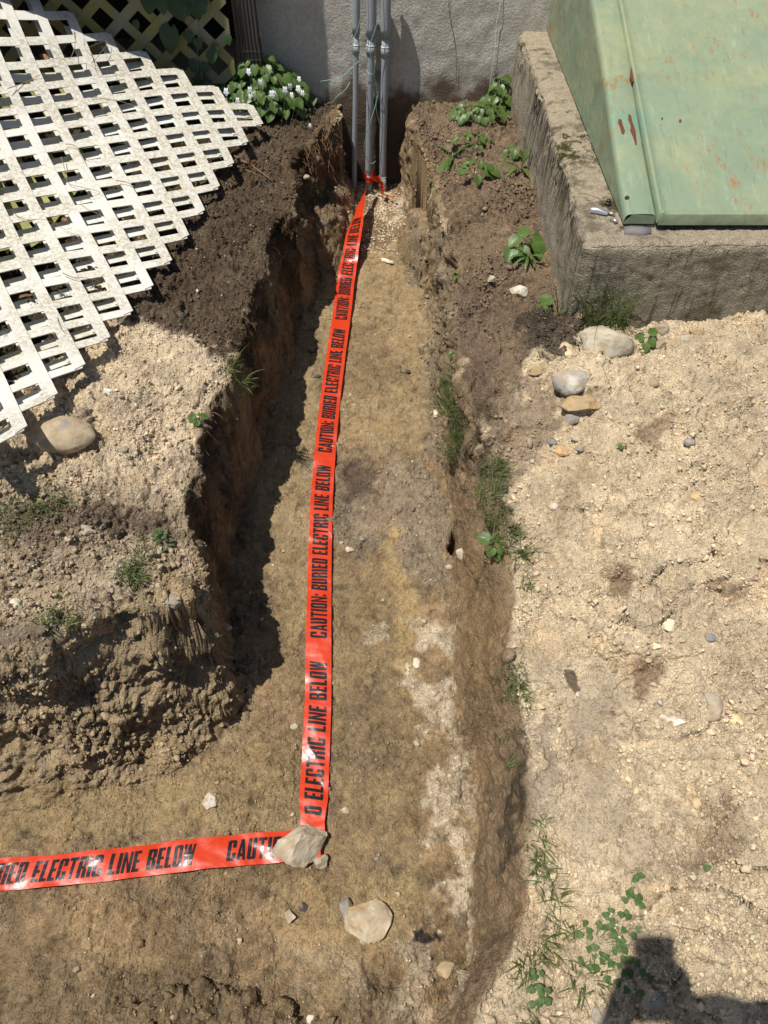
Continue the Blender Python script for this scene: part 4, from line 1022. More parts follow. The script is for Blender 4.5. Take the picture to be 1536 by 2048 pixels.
class Ribbon:
    def __init__(s, cen, cross, wid, amp=.004, seed=0):
        s.c = [Vector(c) for c in cen]; s.x = [Vector(v).normalized() for v in cross]; s.w = wid; s.amp = amp; s.seed = seed
        s.s = [0.]
        for a, b in zip(s.c, s.c[1:]): s.s.append(s.s[-1]+(b-a).length)
        s.S = np.array(s.s); s.CA = np.array([tuple(v) for v in s.c]); s.XA = np.array([tuple(v) for v in s.x]); s.WA = np.array(wid)
    def at(s, d, v, off=0.):
        c = np.array([np.interp(d, s.S, s.CA[:, k]) for k in range(3)]); x = np.array([np.interp(d, s.S, s.XA[:, k]) for k in range(3)]); x /= np.linalg.norm(x)
        c2 = np.array([np.interp(d+.01, s.S, s.CA[:, k]) for k in range(3)]); c1 = np.array([np.interp(d-.01, s.S, s.CA[:, k]) for k in range(3)])
        t = c2-c1; t /= np.linalg.norm(t)+1e-9; n = np.cross(x, t)
        n = n if n[2] > 0 or abs(n[2]) < .15 else -n
        w = np.interp(d, s.S, s.WA)
        wr = s.amp*(math.sin(d*23+s.seed)*.6+math.sin(d*61+s.seed*2+v*3)*.35)+s.amp*.8*v*math.sin(d*31+1+s.seed)-.0016*v*v
        return Vector(c+x*v*w/2+n*(wr+off))
    def mesh(s, mb, nv=6, th=.00025):
        N = int(s.S[-1]/.006); V = []
        for k in range(N+1):
            for j in range(nv+1): V.append(s.at(s.S[-1]*k/N, -1+2*j/nv))
        m = nv+1; mb.add(V, [(k*m+j, k*m+j+1, (k+1)*m+j+1, (k+1)*m+j) for k in range(N) for j in range(nv)])
    def letters(s, mb, d0, d1, flip=False, vh=.66, dmin=0., dmax=9.):
        """text from arc d0 (start) to d1 (end); letter height spans +-vh of half width"""
        lay, tot = layout(); 
        for ch, x in lay:
            for pc in GL[ch]:
                P = []
                for (a, b) in pc:
                    aa = a+.14*b  # oblique
                    P.append(((x+aa)/tot, b))
                ds = [d0+(d1-d0)*p[0] for p in P]
                if min(ds) < dmin or max(ds) > dmax: continue
                nu, nw = 3, 4; V = []
                for iu in range(nu+1):
                    for iw in range(nw+1):
                        u, w2 = iu/nu, iw/nw
                        f = (P[0][0]*(1-u)+P[1][0]*u)*(1-w2)+(P[3][0]*(1-u)+P[2][0]*u)*w2
                        g = (P[0][1]*(1-u)+P[1][1]*u)*(1-w2)+(P[3][1]*(1-u)+P[2][1]*u)*w2
                        V.append(s.at(d0+(d1-d0)*f, (g*2-1)*vh*(-1 if flip else 1), .0007))
                m = nw+1; mb.add(V, [(iu*m+iw, (iu+1)*m+iw, (iu+1)*m+iw+1, iu*m+iw+1) for iu in range(nu) for iw in range(nw)])
def interp_path(pts, n):
    P = np.array(pts, float); d = np.concatenate([[0], np.cumsum(np.linalg.norm(np.diff(P[:, :2], axis=0), axis=1))]); u = np.linspace(0, d[-1], n)
    return np.stack([np.interp(u, d, P[:, k]) for k in range(P.shape[1])], 1)
TP = [(621,1672,.0,1,0),(626,1640,.0,.8,0),(627,1600,.004,1,0),(632,1500,.004,1,0),(636,1400,.004,1,0),(637,1300,.004,1,0),(638,1200,.004,1,0),(640,1100,.004,1,0),(643,1000,.004,1,0),(650,900,.004,1,0),(660,800,.004,1,0),(673,700,.005,1,0),(682,640,.006,1,0),(688,590,.008,1,0),(696,530,.014,1,.1),(705,480,.03,.98,.25),(713,440,.05,.95,.5),(722,403,.075,.75,.95),(731,375,.085,.42,1.2),(738,354,.095,.25,1.35)]
tp = interp_path(TP, 260)
def base_pt(px, py):
    xy = atfloor(px, py); z = max(drop(xy[0]+a, xy[1]+b, .5) for a in (-.02, 0, .02) for b in (-.01, .01)); return Vector((xy[0], xy[1], z))
cen = []
for px, py, h, wd, tw in tp:
    xy = atfloor(px, py); zf = float(fz(xy[1])); 
    z = zf+h+.012
    cen.append(atz(px, py, z))
cen = np.array(cen)
# lay the flat part on the real floor, smoothed
zr_ = np.array([max(drop(c[0]+dx, c[1], .42) for dx in (-.03, 0, .03)) for c in cen])
ker = np.ones(15)/15; zs_ = np.convolve(np.pad(zr_, 7, 'edge'), ker, 'valid')
for k in range(len(cen)):
    z = zs_[k]+.010+tp[k][2]; cen[k] = atz(tp[k][0], tp[k][1], z)
cross = []
for k in range(len(cen)):
    t = cen[min(k+3, len(cen)-1)]-cen[max(k-3, 0)]; t /= np.linalg.norm(t); side = np.cross(t, [0, 0, 1]); side /= np.linalg.norm(side); up = np.cross(side, t)
    a_ = tp[k][4]; cross.append(side*math.cos(a_)+up*math.sin(a_))
TWID = .0765
R1 = Ribbon(cen, cross, [TWID*p[3] for p in tp], .0028, 1.)
troot = empty('warning_tape', tuple(cen[0]), 'red caution tape with black lettering running along the trench and off to the left', 'warning tape')
mb = MB(); R1.mesh(mb); mb.build('film', MAT['tape'], troot, True)
ys_t = tp[:, 1]; arc = R1.S
def s_at(y): return float(np.interp(-y, -ys_t, arc))
def phrase(Rb, a_, b_, **k):
    mb = MB(); Rb.letters(mb, a_, b_, **k); mb.build('lettering', MAT['ink'], troot)
for y0, y1 in ((1278, 932), (905, 660), (640, 436)): phrase(R1, s_at(y0), s_at(y1), flip=True)
e1_ = s_at(1325); phrase(R1, e1_-.72, e1_, flip=True, dmin=.05)
s3 = s_at(392); phrase(R1, s3, s3+.655, flip=True, dmax=R1.S[-1]-.005)
# branch going left
TP2 = [(640,1684),(575,1692),(500,1697),(400,1707),(300,1719),(200,1731),(100,1741),(0,1748),(-150,1760),(-500,1790),(-900,1820)]
p2 = interp_path(TP2, 160); cen2 = []
for px, py in p2: xy = atfloor(px, py); cen2.append([xy[0], xy[1], max(drop(xy[0], xy[1]+dy, .5) for dy in (-.03, 0, .03))])
cen2 = np.array(cen2); zz = np.convolve(np.pad(cen2[:, 2], 7, 'edge'), ker, 'valid')+.015
cen2 = np.array([atz(p2[k][0], p2[k][1], zz[k]) for k in range(len(p2))])
cen2 = cen2[::-1]                                   # runs left to right
cr2 = []
for k in range(len(cen2)):
    t = cen2[min(k+3, len(cen2)-1)]-cen2[max(k-3, 0)]; t /= np.linalg.norm(t); s_ = np.cross([0, 0, 1], t); cr2.append(s_/np.linalg.norm(s_))
R2 = Ribbon(cen2, cr2, [TWID]*len(cen2), .003, 4.)
mb = MB(); R2.mesh(mb); mb.build('film', MAT['tape'], troot, True)
px2 = p2[::-1][:, 0]
def s2(x): return float(np.interp(x, px2, R2.S))
e_ = s2(387); phrase(R2, e_-.74, e_); b_ = s2(452); phrase(R2, b_, b_+.74, dmax=R2.S[-1])
# knot round the middle conduit and its loose tail
kp = aty(738, 356, YC)
mb = MB()
def strip3(pts, w0, n=40, roll=None):
    P_ = curve_pts(pts, 8); cr = []
    for k in range(len(P_)):
        t = (P_[min(k+1, len(P_)-1)]-P_[max(k-1, 0)]).normalized(); base = t.orthogonal(); 
        u = t.cross(Vector((0, -1, .3))).normalized(); v = t.cross(u); a_ = (roll or 0)*k/len(P_)+.35*math.sin(k*.9)
        cr.append(u*math.cos(a_)+v*math.sin(a_))
    ws = [w0*(.75+.3*math.sin(k*1.3)) for k in range(len(P_))]
    Rb = Ribbon(P_, cr, ws, .0015, 2.); Rb.mesh(mb, 4); return Rb
r_ = .026
loop = [kp+Vector((math.cos(a_)*r_, math.sin(a_)*r_, .006*math.sin(a_*2)+.004)) for a_ in np.linspace(-1.7, 4.7, 14)]
strip3(loop, .022)
strip3([kp+Vector((.0, -.03, .0)), kp+Vector((-.016, -.03, .018)), kp+Vector((-.021, -.028, .05))], .016)
strip3([kp+Vector((.0, -.032, .0)), kp+Vector((.012, -.03, .02)), kp+Vector((.017, -.03, .045))], .014)
tl = strip3([kp+Vector((.0, -.032, -.002)), aty(750, 356, 3.5), aty(762, 366, 3.49), aty(764, 381, 3.48), aty(772, 390, 3.46), aty(788, 393, 3.46)], .036, roll=1.4)
strip3([kp+Vector((-.008, -.035, .006)), kp+Vector((.0, -.042, -.002)), kp+Vector((.010, -.035, -.01))], .02)
mb.build('knot', MAT['tape'], troot, True)
mb = MB()
for k in range(7):
    d = .05+k*.011
    if d+.006 < tl.S[-1]:
        V = [tl.at(d+a_, v_, .0008) for v_ in (-.6, -.2, .2, .6) for a_ in (0, .0055)]; mb.add(V, [(0, 1, 3, 2), (2, 3, 5, 4), (4, 5, 7, 6)])
mb.build('smudged_lettering', MAT['ink'], troot)

# ------------------------------------------------------------------ plants
rnd = random.Random(11)
def blade(mb, base, d, length, w0, bend, n=6):
    d = Vector(d).normalized(); side = d.cross(Vector((0, 0, 1)));
    side = side.normalized() if side.length > 1e-3 else Vector((1, 0, 0)); a = rnd.uniform(0, 3.14); side = (Matrix.Rotation(a, 3, d)@side)
    V = []; p = Vector(base); dd = d.copy(); hz = Vector((d.x, d.y, 0)); hz = hz.normalized() if hz.length > .02 else Vector((rnd.uniform(-1, 1), rnd.uniform(-1, 1), 0)).normalized()
    for k in range(n+1):
        f = k/n; w = w0*(1-f**1.6)*.5+.0002
        V += [p-side*w, p+side*w]; dd = (dd+(hz*.6-Vector((0, 0, 1)))*bend/n).normalized(); p = p+dd*length/n
    mb.add(V, [(2*k, 2*k+1, 2*k+3, 2*k+2) for k in range(n)])
def grass(px, py, n, length, spread, label, w0=.0035, group='grass tufts along the trench', lean=(0, 0), up=1., bend=.8, z0=-.006, name='grass_tuft', mat='grass', pos=None):
    h = pos if pos is not None else hit(px, py)[0]; mb = MB(); ld = rnd.uniform(-2.6, -.4)
    for _ in range(n):
        a = rnd.uniform(0, 6.28); r = spread*math.sqrt(rnd.random())
        x, y = h.x+math.cos(a)*r, h.y+math.sin(a)*r
        z = drop(x, y) if pos is None and abs(drop(x, y)-h.z) < .08 else h.z
        ad = ld+rnd.gauss(0, 1.25); r2 = rnd.uniform(.1, .75); d = (math.cos(ad)*r2+lean[0], math.sin(ad)*r2+lean[1], up*rnd.uniform(.6, 1.1))
        blade(mb, Vector((x, y, z+z0))-h, d, length*rnd.uniform(.5, 1.2), w0*rnd.uniform(.6, 1.3), bend*rnd.uniform(.3, 1.5))
    o = mb.build(name, MAT[mat]); o.location = h; return tag(o, label, 'grass' if mat == 'grass' else 'plant', group)
def leaf_heart(mb, base, nrm, direc, L_, W__=1., cup=.18, lobes=True):
    nrm = Vector(nrm).normalized(); d = Vector(direc); d = (d-nrm*d.dot(nrm)).normalized(); s = nrm.cross(d); NU, NV = 8, 6; V = []
    for i in range(NU+1):
        t = i/NU; 
        w = (math.sin(math.pi*min(1, t**.62))**.8)*.5*W__ if lobes else math.sin(math.pi*t**.8)*.3*W__
        if i == 0: w = .16*W__ if lobes else .01
        for j in range(NV+1):
            u = -1+2*j/NV; back = (.16*abs(u)**1.2*(1-t)**3 if lobes else 0)
            wav = .02*math.sin(t*22+u*3)*abs(u)
            V.append(Vector(base)+(d*(t-back)+s*(w*u)+nrm*(cup*abs(u)*w*1.5-.22*t*t+wav))*L_)
    m = NV+1; mb.add(V, [(i*m+j, (i+1)*m+j, (i+1)*m+j+1, i*m+j+1) for i in range(NU) for j in range(NV)])
def flower(root, p, size):
    mb = MB(); f = Vector((rnd.uniform(-.4, .4), -1, rnd.uniform(-.1, .5))).normalized(); s = f.cross(Vector((0, 0, 1))).normalized(); u = s.cross(f)
    for a in (1.1, 2.0, 3.5, 5.9, 4.71):
        dr = s*math.cos(a)+u*math.sin(a); L__ = size*.82*(.62 if a != 4.71 else .8)
        leaf_heart(mb, p, f+dr*.15, dr, L__, .95, -.1, False) if False else leaf_heart(mb, p, f, dr, L__, 1.3, .1, False)
    mb.build('flower', MAT['petal'], root)
def violet(px, py, n, spread, ls, height, flowers, label, group='leafy plants by the trench', name='violet_plant', face=(0, -.45, 1)):
    h = hit(px, py)[0]; root = empty(name, tuple(h), label, 'plant', group); mb = MB(); ms = MB()
    for k in range(n):
        a = rnd.uniform(0, 6.28); r = spread*math.sqrt(rnd.random()); q = Vector((h.x+math.cos(a)*r, h.y+math.sin(a)*r*.7, h.z+height*(1-.6*(r/spread)**2)*rnd.uniform(.45, 1.1)+.01))
        g = Vector((h.x+math.cos(a)*r*.4, h.y+math.sin(a)*r*.3, h.z-.005))
        ms.tube([g, (g+q)/2+Vector((0, 0, .008)), q], .0011, 4, cap=False)
        nr = Vector((face[0]+math.cos(a)*.45+rnd.uniform(-.35, .35), face[1]+math.sin(a)*.3+rnd.uniform(-.3, .3), face[2]))
        leaf_heart(mb, q, nr, (math.cos(a)+rnd.uniform(-.4, .4), math.sin(a)-.3+rnd.uniform(-.3, .3), -.2), ls*rnd.uniform(.6, 1.15), rnd.uniform(.85, 1.05))
    mb.build('leaves', MAT['violet'], root, True); ms.build('stems', MAT['stem'], root)
    for fx, fy, sz in flowers:
        # flower seen at a photo place, standing over the plant
        Y = h.y-(.13 if n > 100 else .03)+rnd.uniform(-.02, .02); p = aty(fx, fy, Y); flower(root, p, sz)
        m2 = MB(); m2.tube([Vector((p.x*.7+h.x*.3, Y+.01, h.z)), Vector((p.x, Y+.01, p.z-.02)), p+Vector((0, .004, 0))], .0009, 4); m2.build('flower_stalk', MAT['stem'], root)
    return root
violet(528,232,330,.19,.043,.215,[(497,143,.026),(521,165,.028),(570,180,.03),(580,173,.026),(598,158,.022),(597,177,.028),(605,186,.024),(500,180,.028),(501,190,.024),(452,183,.030),(475,201,.026),(544,188,.032),(535,218,.026),(583,190,.024),(620,251,.018),(499,198,.022)], 'large leafy violet clump with white flowers against the shaded wall', face=(.1, -.6, 1))
violet(480,225,26,.06,.05,.06,[], 'violet leaves spreading from behind the lattice tip toward the flowering clump', face=(0, -.5, 1))
violet(422,178,7,.05,.065,.035,[], 'broad ribbed leaves just behind the lattice edge', face=(0, -.5, 1))
violet(622,205,16,.05,.04,.05,[], 'low leaves at the right end of the flowering violets')
violet(1042,502,14,.055,.05,.05,[(1034,503,.026),(1018,510,.018)], 'small violet with two white flowers by the curb side')
violet(1108,628,11,.06,.036,.035,[], 'low bright leaves at the foot of the curb corner left of the long grass')
violet(1214,655,4,.03,.045,.05,[], 'round leaf standing among the long grass at the curb corner')
violet(1290,690,6,.035,.03,.025,[], 'small rosette on the sand in front of the curb')
violet(958,240,75,.12,.032,.05,[], 'pulled leafy weeds heaped where curb and house wall meet')
violet(994,222,30,.055,.04,.13,[], 'taller leafy weeds in the corner of curb and house wall')
violet(948,288,26,.08,.026,.02,[], 'flattened weeds on the right bank below the corner heap')
violet(955,358,12,.06,.04,.06,[], 'young plant with rounded leaves on the right bank')
violet(1030,310,6,.04,.045,.03,[], 'leafy weed against the long side of the curb')
violet(915,560,7,.02,.018,.02,[], 'tiny seedling on the brown right bank')
violet(905,712,6,.02,.016,.012,[], 'tiny sprouts at the trench lip above the grass')
violet(985,1108,6,.03,.035,.05,[], 'dark green seedling standing on the right trench lip', name='seedling')
violet(400,845,12,.022,.018,.015,[], 'clover sprouts hanging at the left lip of the trench')
violet(1390,785,3,.012,.02,.01,[],  'single tiny green sprout on the open sand', name='seedling') if False else None
violet(1243,897,4,.008,.012,.008,[], 'tiny bright green sprout on the open sand', name='seedling')
violet(405,28,16,.14,.07,.01,[], 'dark vine leaves by the lattice foot') if False else None
def weed_leaf(mb, base, direc, L_, w0, droop):
    p = Vector(base); d = Vector(direc).normalized(); s = d.cross(Vector((0, 0, 1))); s = s.normalized() if s.length > .05 else Vector((1, 0, 0)); n = 14; V = []
    for k in range(n+1):
        f = k/n; w = w0*(.25+.9*math.sin(math.pi*f**1.3))*(1. if k % 2 else .5)+.0004
        V += [p-s*w, p+Vector((0, 0, w*.15)), p+s*w]; d = (d-Vector((0, 0, droop/n))).normalized(); p = p+d*L_/n
    mb.add(V, [(3*k+j, 3*k+j+1, 3*k+j+4, 3*k+j+3) for k in range(n) for j in range(2)])
grass(955,236,60,.09,.085,'thin pale stems tangled in the weeds by the curb and wall',.002,'leafy plants by the trench',name='weed_stems',mat='stem',bend=1.2)
# weed hanging over the right lip
p_ = hit(905, 318)[0]; mb = MB()
for k in range(15):
    a, b = hit(903+rnd.uniform(-8, 8), 322+rnd.uniform(-6, 6))[0], None
    tgt = aty(rnd.uniform(852, 896), rnd.uniform(360, 440), rnd.uniform(2.95, 3.1)); dv = (tgt-a)
    weed_leaf(mb, a+Vector((0, 0, .012))-p_, (dv.x, dv.y-.02, dv.z*.5+.06), dv.length*1.05, .006, 1.0)
for k in range(8): weed_leaf(mb, Vector((0, 0, .01)), (rnd.uniform(-.5, 1), rnd.uniform(-.2, 1), .5), .1, .006, .9)
o = mb.build('dandelion', MAT['violet']); o.location = p_; tag(o, 'wilted dandelion hanging over the right trench lip near the pipes', 'plant', 'leafy plants by the trench')
mb = MB(); p_ = hit(1040, 345)[0]
for k in range(9): weed_leaf(mb, Vector((0, 0, .01)), (rnd.uniform(-1, .4), rnd.uniform(-1, .3), .9), .1, .008, 1.2)
o = mb.build('dandelion', MAT['violet']); o.location = p_; tag(o, 'pale dandelion rosette against the long curb side', 'plant', 'leafy plants by the trench')
mb = MB(); p_ = hit(1055, 520)[0]
for k in range(10): weed_leaf(mb, Vector((0, 0, .01)), (rnd.uniform(-1, .8), rnd.uniform(-1, .3), .5), .07, .006, 1.2)
o = mb.build('dandelion', MAT['violet']); o.location = p_; tag(o, 'dandelion leaves under the small white-flowered violet', 'plant', 'leafy plants by the trench')
G = 'grass tufts along the trench'
for a in [
 (472,765,34,.065,.022,'grass tuft on the left lip above the bank shadow',.0035),
 (900,775,110,.065,.035,'grass tuft on the right lip, topmost of the thick run',.0028),
 (908,815,130,.07,.04,'thick grass tuft on the right lip just below the topmost one',.0028),
 (922,875,130,.065,.03,'grass tuft on the right lip above the dark hollow',.0028),
 (905,905,60,.055,.025,'small grass tuft on the left side above the dark hollow',.0025),
 (985,940,80,.05,.03,'grass tuft right of the dark hollow in the lip',.0025),
 (975,985,60,.05,.03,'thin grass below the dark hollow in the right lip',.0025),
 (990,1030,70,.05,.03,'sparse grass on the right lip above the seedling',.0025),
 (1003,1080,60,.05,.03,'grass tuft beside the dark green seedling',.003),
 (1040,1108,16,.06,.012,'long bent grass right of the dark green seedling',.004),
 (1047,1170,24,.045,.018,'grass tuft on the right lip below the seedling',.003),
 (1035,1225,10,.035,.014,'few grass blades on the right lip opposite the bank corner',.0025),
 (1024,1345,26,.035,.014,'small grass tuft on the right lip beside the grey track',.003),
 (1026,1378,44,.04,.018,'dense grass tuft on the right lip beside the grey track',.003),
 (1045,1400,22,.035,.014,'grass blades just below the dense tuft at the grey track',.003),
 (1018,1468,18,.035,.012,'thin grass on the dark lip above the damp stain',.003),
 (1022,1532,12,.04,.01,'sideways grass blades at the damp stain on the lip',.004),
 (1078,1650,30,.03,.016,'topmost tuft of the run of stubby grass beside the smooth track',.0042),
 (1074,1700,36,.035,.02,'second tuft of the run of stubby grass beside the smooth track',.0042),
 (1080,1740,36,.035,.02,'third tuft of the run of stubby grass beside the smooth track',.0042),
 (1104,1788,40,.045,.018,'lowest, spiky tuft of the run beside the smooth track',.0042),
 (1088,1890,44,.04,.024,'grass tuft among pale soil near the bottom, left of the clover',.0042),
 (1060,1935,34,.045,.024,'grass tuft at the lip near the bottom edge',.0042),
 (1125,1855,18,.05,.02,'grass with bent stalks above the clover patch',.004),
 (1172,1950,34,.045,.025,'grass tuft below the clover patch',.0045),
 (1190,1985,14,.04,.02,'grass tuft at the edge of the large shadow',.0045),
 (1078,2046,24,.045,.02,'grass tuft cut by the bottom edge of the photo',.0045),
 (25,1032,120,.035,.05,'dark grass patch at the left edge of the photo',.003),
 (100,1015,60,.045,.04,'grass tuft on the left bank near the photo edge',.0033),
 (152,1003,24,.03,.02,'tiny grass tuft right of the one near the left edge',.003),
 (292,1098,50,.03,.03,'low grass and clover on the left bank shoulder',.003),
 (262,1142,70,.055,.026,'long grass tuft leaning over the left bank shoulder',.0035),
 (105,1222,60,.045,.035,'grass tuft drooping from the left bank above the grey clod',.0033),
 (92,515,16,.06,.02,'grass blades poking through the middle of the lattice',.003),
 (140,612,18,.06,.02,'grass blades poking through the lattice near its lower edge',.003),
 (20,700,18,.07,.025,'grass blades poking through the lattice at the photo edge',.003),
 (78,598,8,.05,.02,'few grass blades sticking up beside a brown leaf in the lattice',.003),
]: grass(a[0], a[1], int(a[2]*(2.4 if a[1] < 1640 else 1.3)), a[3]*1.2, a[4]*1.25, a[5], a[6]*.75, G)
grass(1205,655,230,.23,.075,'long fine grass clump growing against the curb corner',.003, 'long grass at the curb', up=2.0, bend=.55)
grass(1130,625,16,.17,.02,'few tall grass blades at the left of the curb corner',.003, 'long grass at the curb', up=2.2, bend=.3)
def clover(px, py, n, spread, label):
    h = hit(px, py)[0]; mb = MB()
    for _ in range(int(n*1.15) if n > 2 else n):
        a = rnd.uniform(0, 6.28); r = spread*1.15*math.sqrt(rnd.random()); x, y = h.x+r*math.cos(a), h.y+r*math.sin(a); z = drop(x, y)+rnd.uniform(.008, .02); nr = Vector((rnd.uniform(-.3, .3), rnd.uniform(-.4, .2), 1)); a0 = rnd.uniform(0, 6)
        for k in range(3):
            d = (math.cos(a0+k*2.09), math.sin(a0+k*2.09), 0); leaf_heart(mb, Vector((x, y, z))-h, nr, d, rnd.uniform(.0065, .0095), 1.15, .1)
        mb.tube([Vector((x, y, z))-h, Vector((x*.5+h.x*.5, y*.5+h.y*.5, z-.02))-h], .0006, 3, cap=False)
    o = mb.build('clover', MAT['clover'], None, True); o.location = h; tag(o, label, 'clover', 'clover in the sand at the lower right')
clover(1190,1890,16,.04,'clover cluster left of centre in the clover patch')
clover(1245,1845,14,.026,'dense clover at the upper left edge of the buried slab')
clover(1262,1805,8,.016,'clover at the top of the clover patch')
clover(1275,1758,3,.006,'single clover leaf above the patch')
clover(1220,1925,12,.03,'clover at the edge of the big shadow')
clover(1262,1960,10,.03,'clover inside the big shadow')
clover(1078,1990,9,.02,'clover low on the lip above the bottom tuft')
clover(1075,1950,5,.012,'few clover leaves beside the lip grass')
clover(1410,1735,1,.003,'tiny lone clover on the sand at the far right')
clover(320,1080,14,.03,'clover on the left bank shoulder above the long grass')
clover(388,1010,3,.01,'bright clover leaves beside the left lip')
# vine on the standing lattice
vr = aty(340, 30, YL-.03); root = empty('vine', tuple(vr), 'vine with dark heart-shaped leaves climbing the standing lattice', 'vine')
mb = MB()
for px, py, s_ in [(352,15,.10),(325,5,.08),(375,5,.09),(345,75,.12),(375,72,.05),(390,20,.07),(410,12,.06),(395,85,.05),(300,5,.08),(350,-5,.1),(425,112,.06),(390,130,.055),(412,135,.05),(402,150,.05),(455,78,.045),(430,95,.04),(272,48,.04),(420,175,.06),(378,-5,.1)]:
    p = aty(px, py, YL-.012-rnd.uniform(0, .02)); leaf_heart(mb, p+Vector((0, 0, s_*.3)), (rnd.uniform(-.4, .4), -1, .45), (rnd.uniform(-.4, .4), -.2, -1), s_*.8, 1., .1)
mb.build('leaves', MAT['vine'], root, True)
mb = MB(); mb.tube(curve_pts([aty(382,-60,YL-.03),aty(395,20,YL-.02),aty(398,60,YL-.03),aty(395,100,YL-.02),aty(398,160,YL-.03)]), .0018, 5)
mb.tube(curve_pts([aty(300,-40,YL-.03),aty(345,5,YL-.02),aty(395,25,YL-.03)]), .0015, 5)
mb.build('stem', MAT['stem'], root)
# dry vine stalks on the lattice pile
def stalk(pts, label, r=.0016, lift=.012, mat='dry', name='dry_stalk', group='dry stalks on the lattice'):
    P_ = []
    for px, py in pts:
        # nearest sheet point along the ray
        best = None
        for i in np.arange(-5, 8, .35):
            for j in np.arange(-1, 17, .35):
                u, v = _b(i, j, 4), None; X = sum(a*b for a, b in zip(u, LCX)); Y = sum(a*b for a, b in zip(u, LCY)); e = (X-px)**2+(Y-py)**2
                if best is None or e < best[0]: best = (e, i, j)
        z = sheet(best[1], best[2]).z+lift*rnd.uniform(.6, 1.4); P_.append(Vector(atz(px, py, z).tolist()))
    mb = MB(); mb.tube(curve_pts(P_, 5), [r*(1-.5*k/(5*(len(P_)-1))) for k in range(5*(len(P_)-1)+1)], 5)
    tag(mb.build(name, MAT[mat], None, True), label, 'stalk', group)
stalk([(15,177),(50,165),(80,150)], 'grey-green stalk lying across the left part of the lattice')
stalk([(148,62),(150,90),(141,115),(125,118),(95,115)], 'dry vine tangle hanging over the lattice near its top edge', .0013)
stalk([(168,78),(172,100),(188,118),(182,128),(200,142),(250,140)], 'dry looping stem near the top edge of the lattice', .0012)
stalk([(185,124),(200,108),(215,82),(175,95)], 'forked dry twig at the top edge of the lattice', .0012)
stalk([(130,288),(150,292),(162,312),(168,326)], 'curved dry stem in the middle of the lattice', .0014)
stalk([(122,314),(133,348),(140,368),(200,385),(160,405),(210,435)], 'long dry stem zigzagging over the middle of the lattice', .0013)
stalk([(232,361),(252,364),(268,374)], 'short thick twig lying on the lattice centre', .002)
stalk([(125,546),(150,556),(166,555),(200,562)], 'dark curved twig on the lower lattice', .0014, mat='root')
stalk([(115,635),(120,655),(130,662),(142,658)], 'hooked dry tendril on the lower lattice', .0011)
stalk([(180,195),(230,200),(278,215),(290,220)], 'thin arched stem right of the mossy openings', .0011)
stalk([(25,420),(35,432),(60,440),(92,440),(150,470)], 'wiry brown stem on the left of the lattice', .0012, mat='root')
# dead leaves
def dead(px, py, s_, z, label):
    p = Vector(atz(px, py, z).tolist()); mb = MB(); leaf_heart(mb, Vector(), (.3, -.2, 1), (1, .2, 0), s_, .8, .3, False); leaf_heart(mb, Vector((0, 0, .003)), (.2, .2, 1), (.6, .8, 0), s_*.7, .7, .3, False); leaf_heart(mb, Vector((0, 0, .002)), (.2, -.2, 1), (.6, -.8, 0), s_*.7, .7, .3, False)
    o = mb.build('dead_leaf', MAT['deadleaf'], None, True); o.location = p; tag(o, label, 'leaf', 'dead leaves caught in the lattice')
dead(82,108,.10,.93,'curled brown dead leaf in an opening near the lattice top'); dead(38,598,.08,.64,'flat reddish brown leaf under the lower lattice'); dead(125,436,.08,.66,'shredded brown leaf under the middle of the lattice')
# roots
mb = MB()
for k in range(85):
    px, py = rnd.uniform(600, 668), rnd.uniform(238, 345); h, n_, d_ = hit(px, py); n_ = Vector(n_)
    P_ = [h-n_*.01]; d = (n_*rnd.uniform(.2, 1)+Vector((rnd.uniform(-.6, .8), rnd.uniform(-1, .4), rnd.uniform(-1.2, .3)))).normalized(); q = h
    for s_ in range(5): q = q+d*rnd.uniform(.008, .02); d = (d+Vector((rnd.uniform(-.5, .5), rnd.uniform(-.5, .5), -.45))).normalized(); P_.append(q)
    mb.tube(curve_pts(P_, 3), rnd.uniform(.0006, .0013), 4)
for px0, px1, py0, py1, n_r in ((430, 560, 560, 800, 30), (480, 600, 300, 520, 30), (380, 480, 800, 1100, 30), (880, 960, 900, 1130, 30)):
    for k in range(n_r):
        h, n_, d_ = hit(rnd.uniform(px0, px1), rnd.uniform(py0, py1)); n_ = Vector(n_)
        if n_.z > .75: continue
        P_ = [h-n_*.01]; d = (n_*.6+Vector((rnd.uniform(-.6, .6), rnd.uniform(-.6, .6), -.6))).normalized(); q = h
        for s_ in range(4): q = q+d*rnd.uniform(.006, .016); d = (d+Vector((rnd.uniform(-.4, .4), rnd.uniform(-.4, .4), -.4))).normalized(); P_.append(q)
        mb.tube(curve_pts(P_, 3), rnd.uniform(.0005, .001), 4)
o = mb.build('fine_roots', MAT['root']); o['kind'] = 'stuff'; o['label'] = 'fine reddish roots hanging from the cut soil'
def root_(pts, r, label, offs=.012, mat='root'):
    P_ = [hit(*p)[0]+Vector((0, -.2*offs, offs)) for p in pts]; mb = MB(); P2 = curve_pts(P_, 5); mb.tube(P2, [r*(1-.6*k/len(P2)) for k in range(len(P2))], 6); tag(mb.build('root', MAT[mat], None, True), label, 'root', 'roots and twigs sticking out of the soil')
root_([(470,318),(490,330),(505,338),(525,352),(543,366)], .0045, 'thick orange-brown root below the lattice tip', .014)
root_([(440,340),(465,340),(500,348),(520,357)], .002, 'thin brown twig under the thick orange root')
root_([(645,335),(655,355),(668,368),(690,380)], .0022, 'pale curved root at the left of the conduits', .014)
root_([(590,318),(605,322),(615,330),(622,342)], .0018, 'thin curved root on the dark left face', .01)
root_([(1345,1852),(1395,1862),(1440,1880),(1470,1905),(1480,1928)], .001, 'thin reddish twig lying on sand in the lower right', .004)
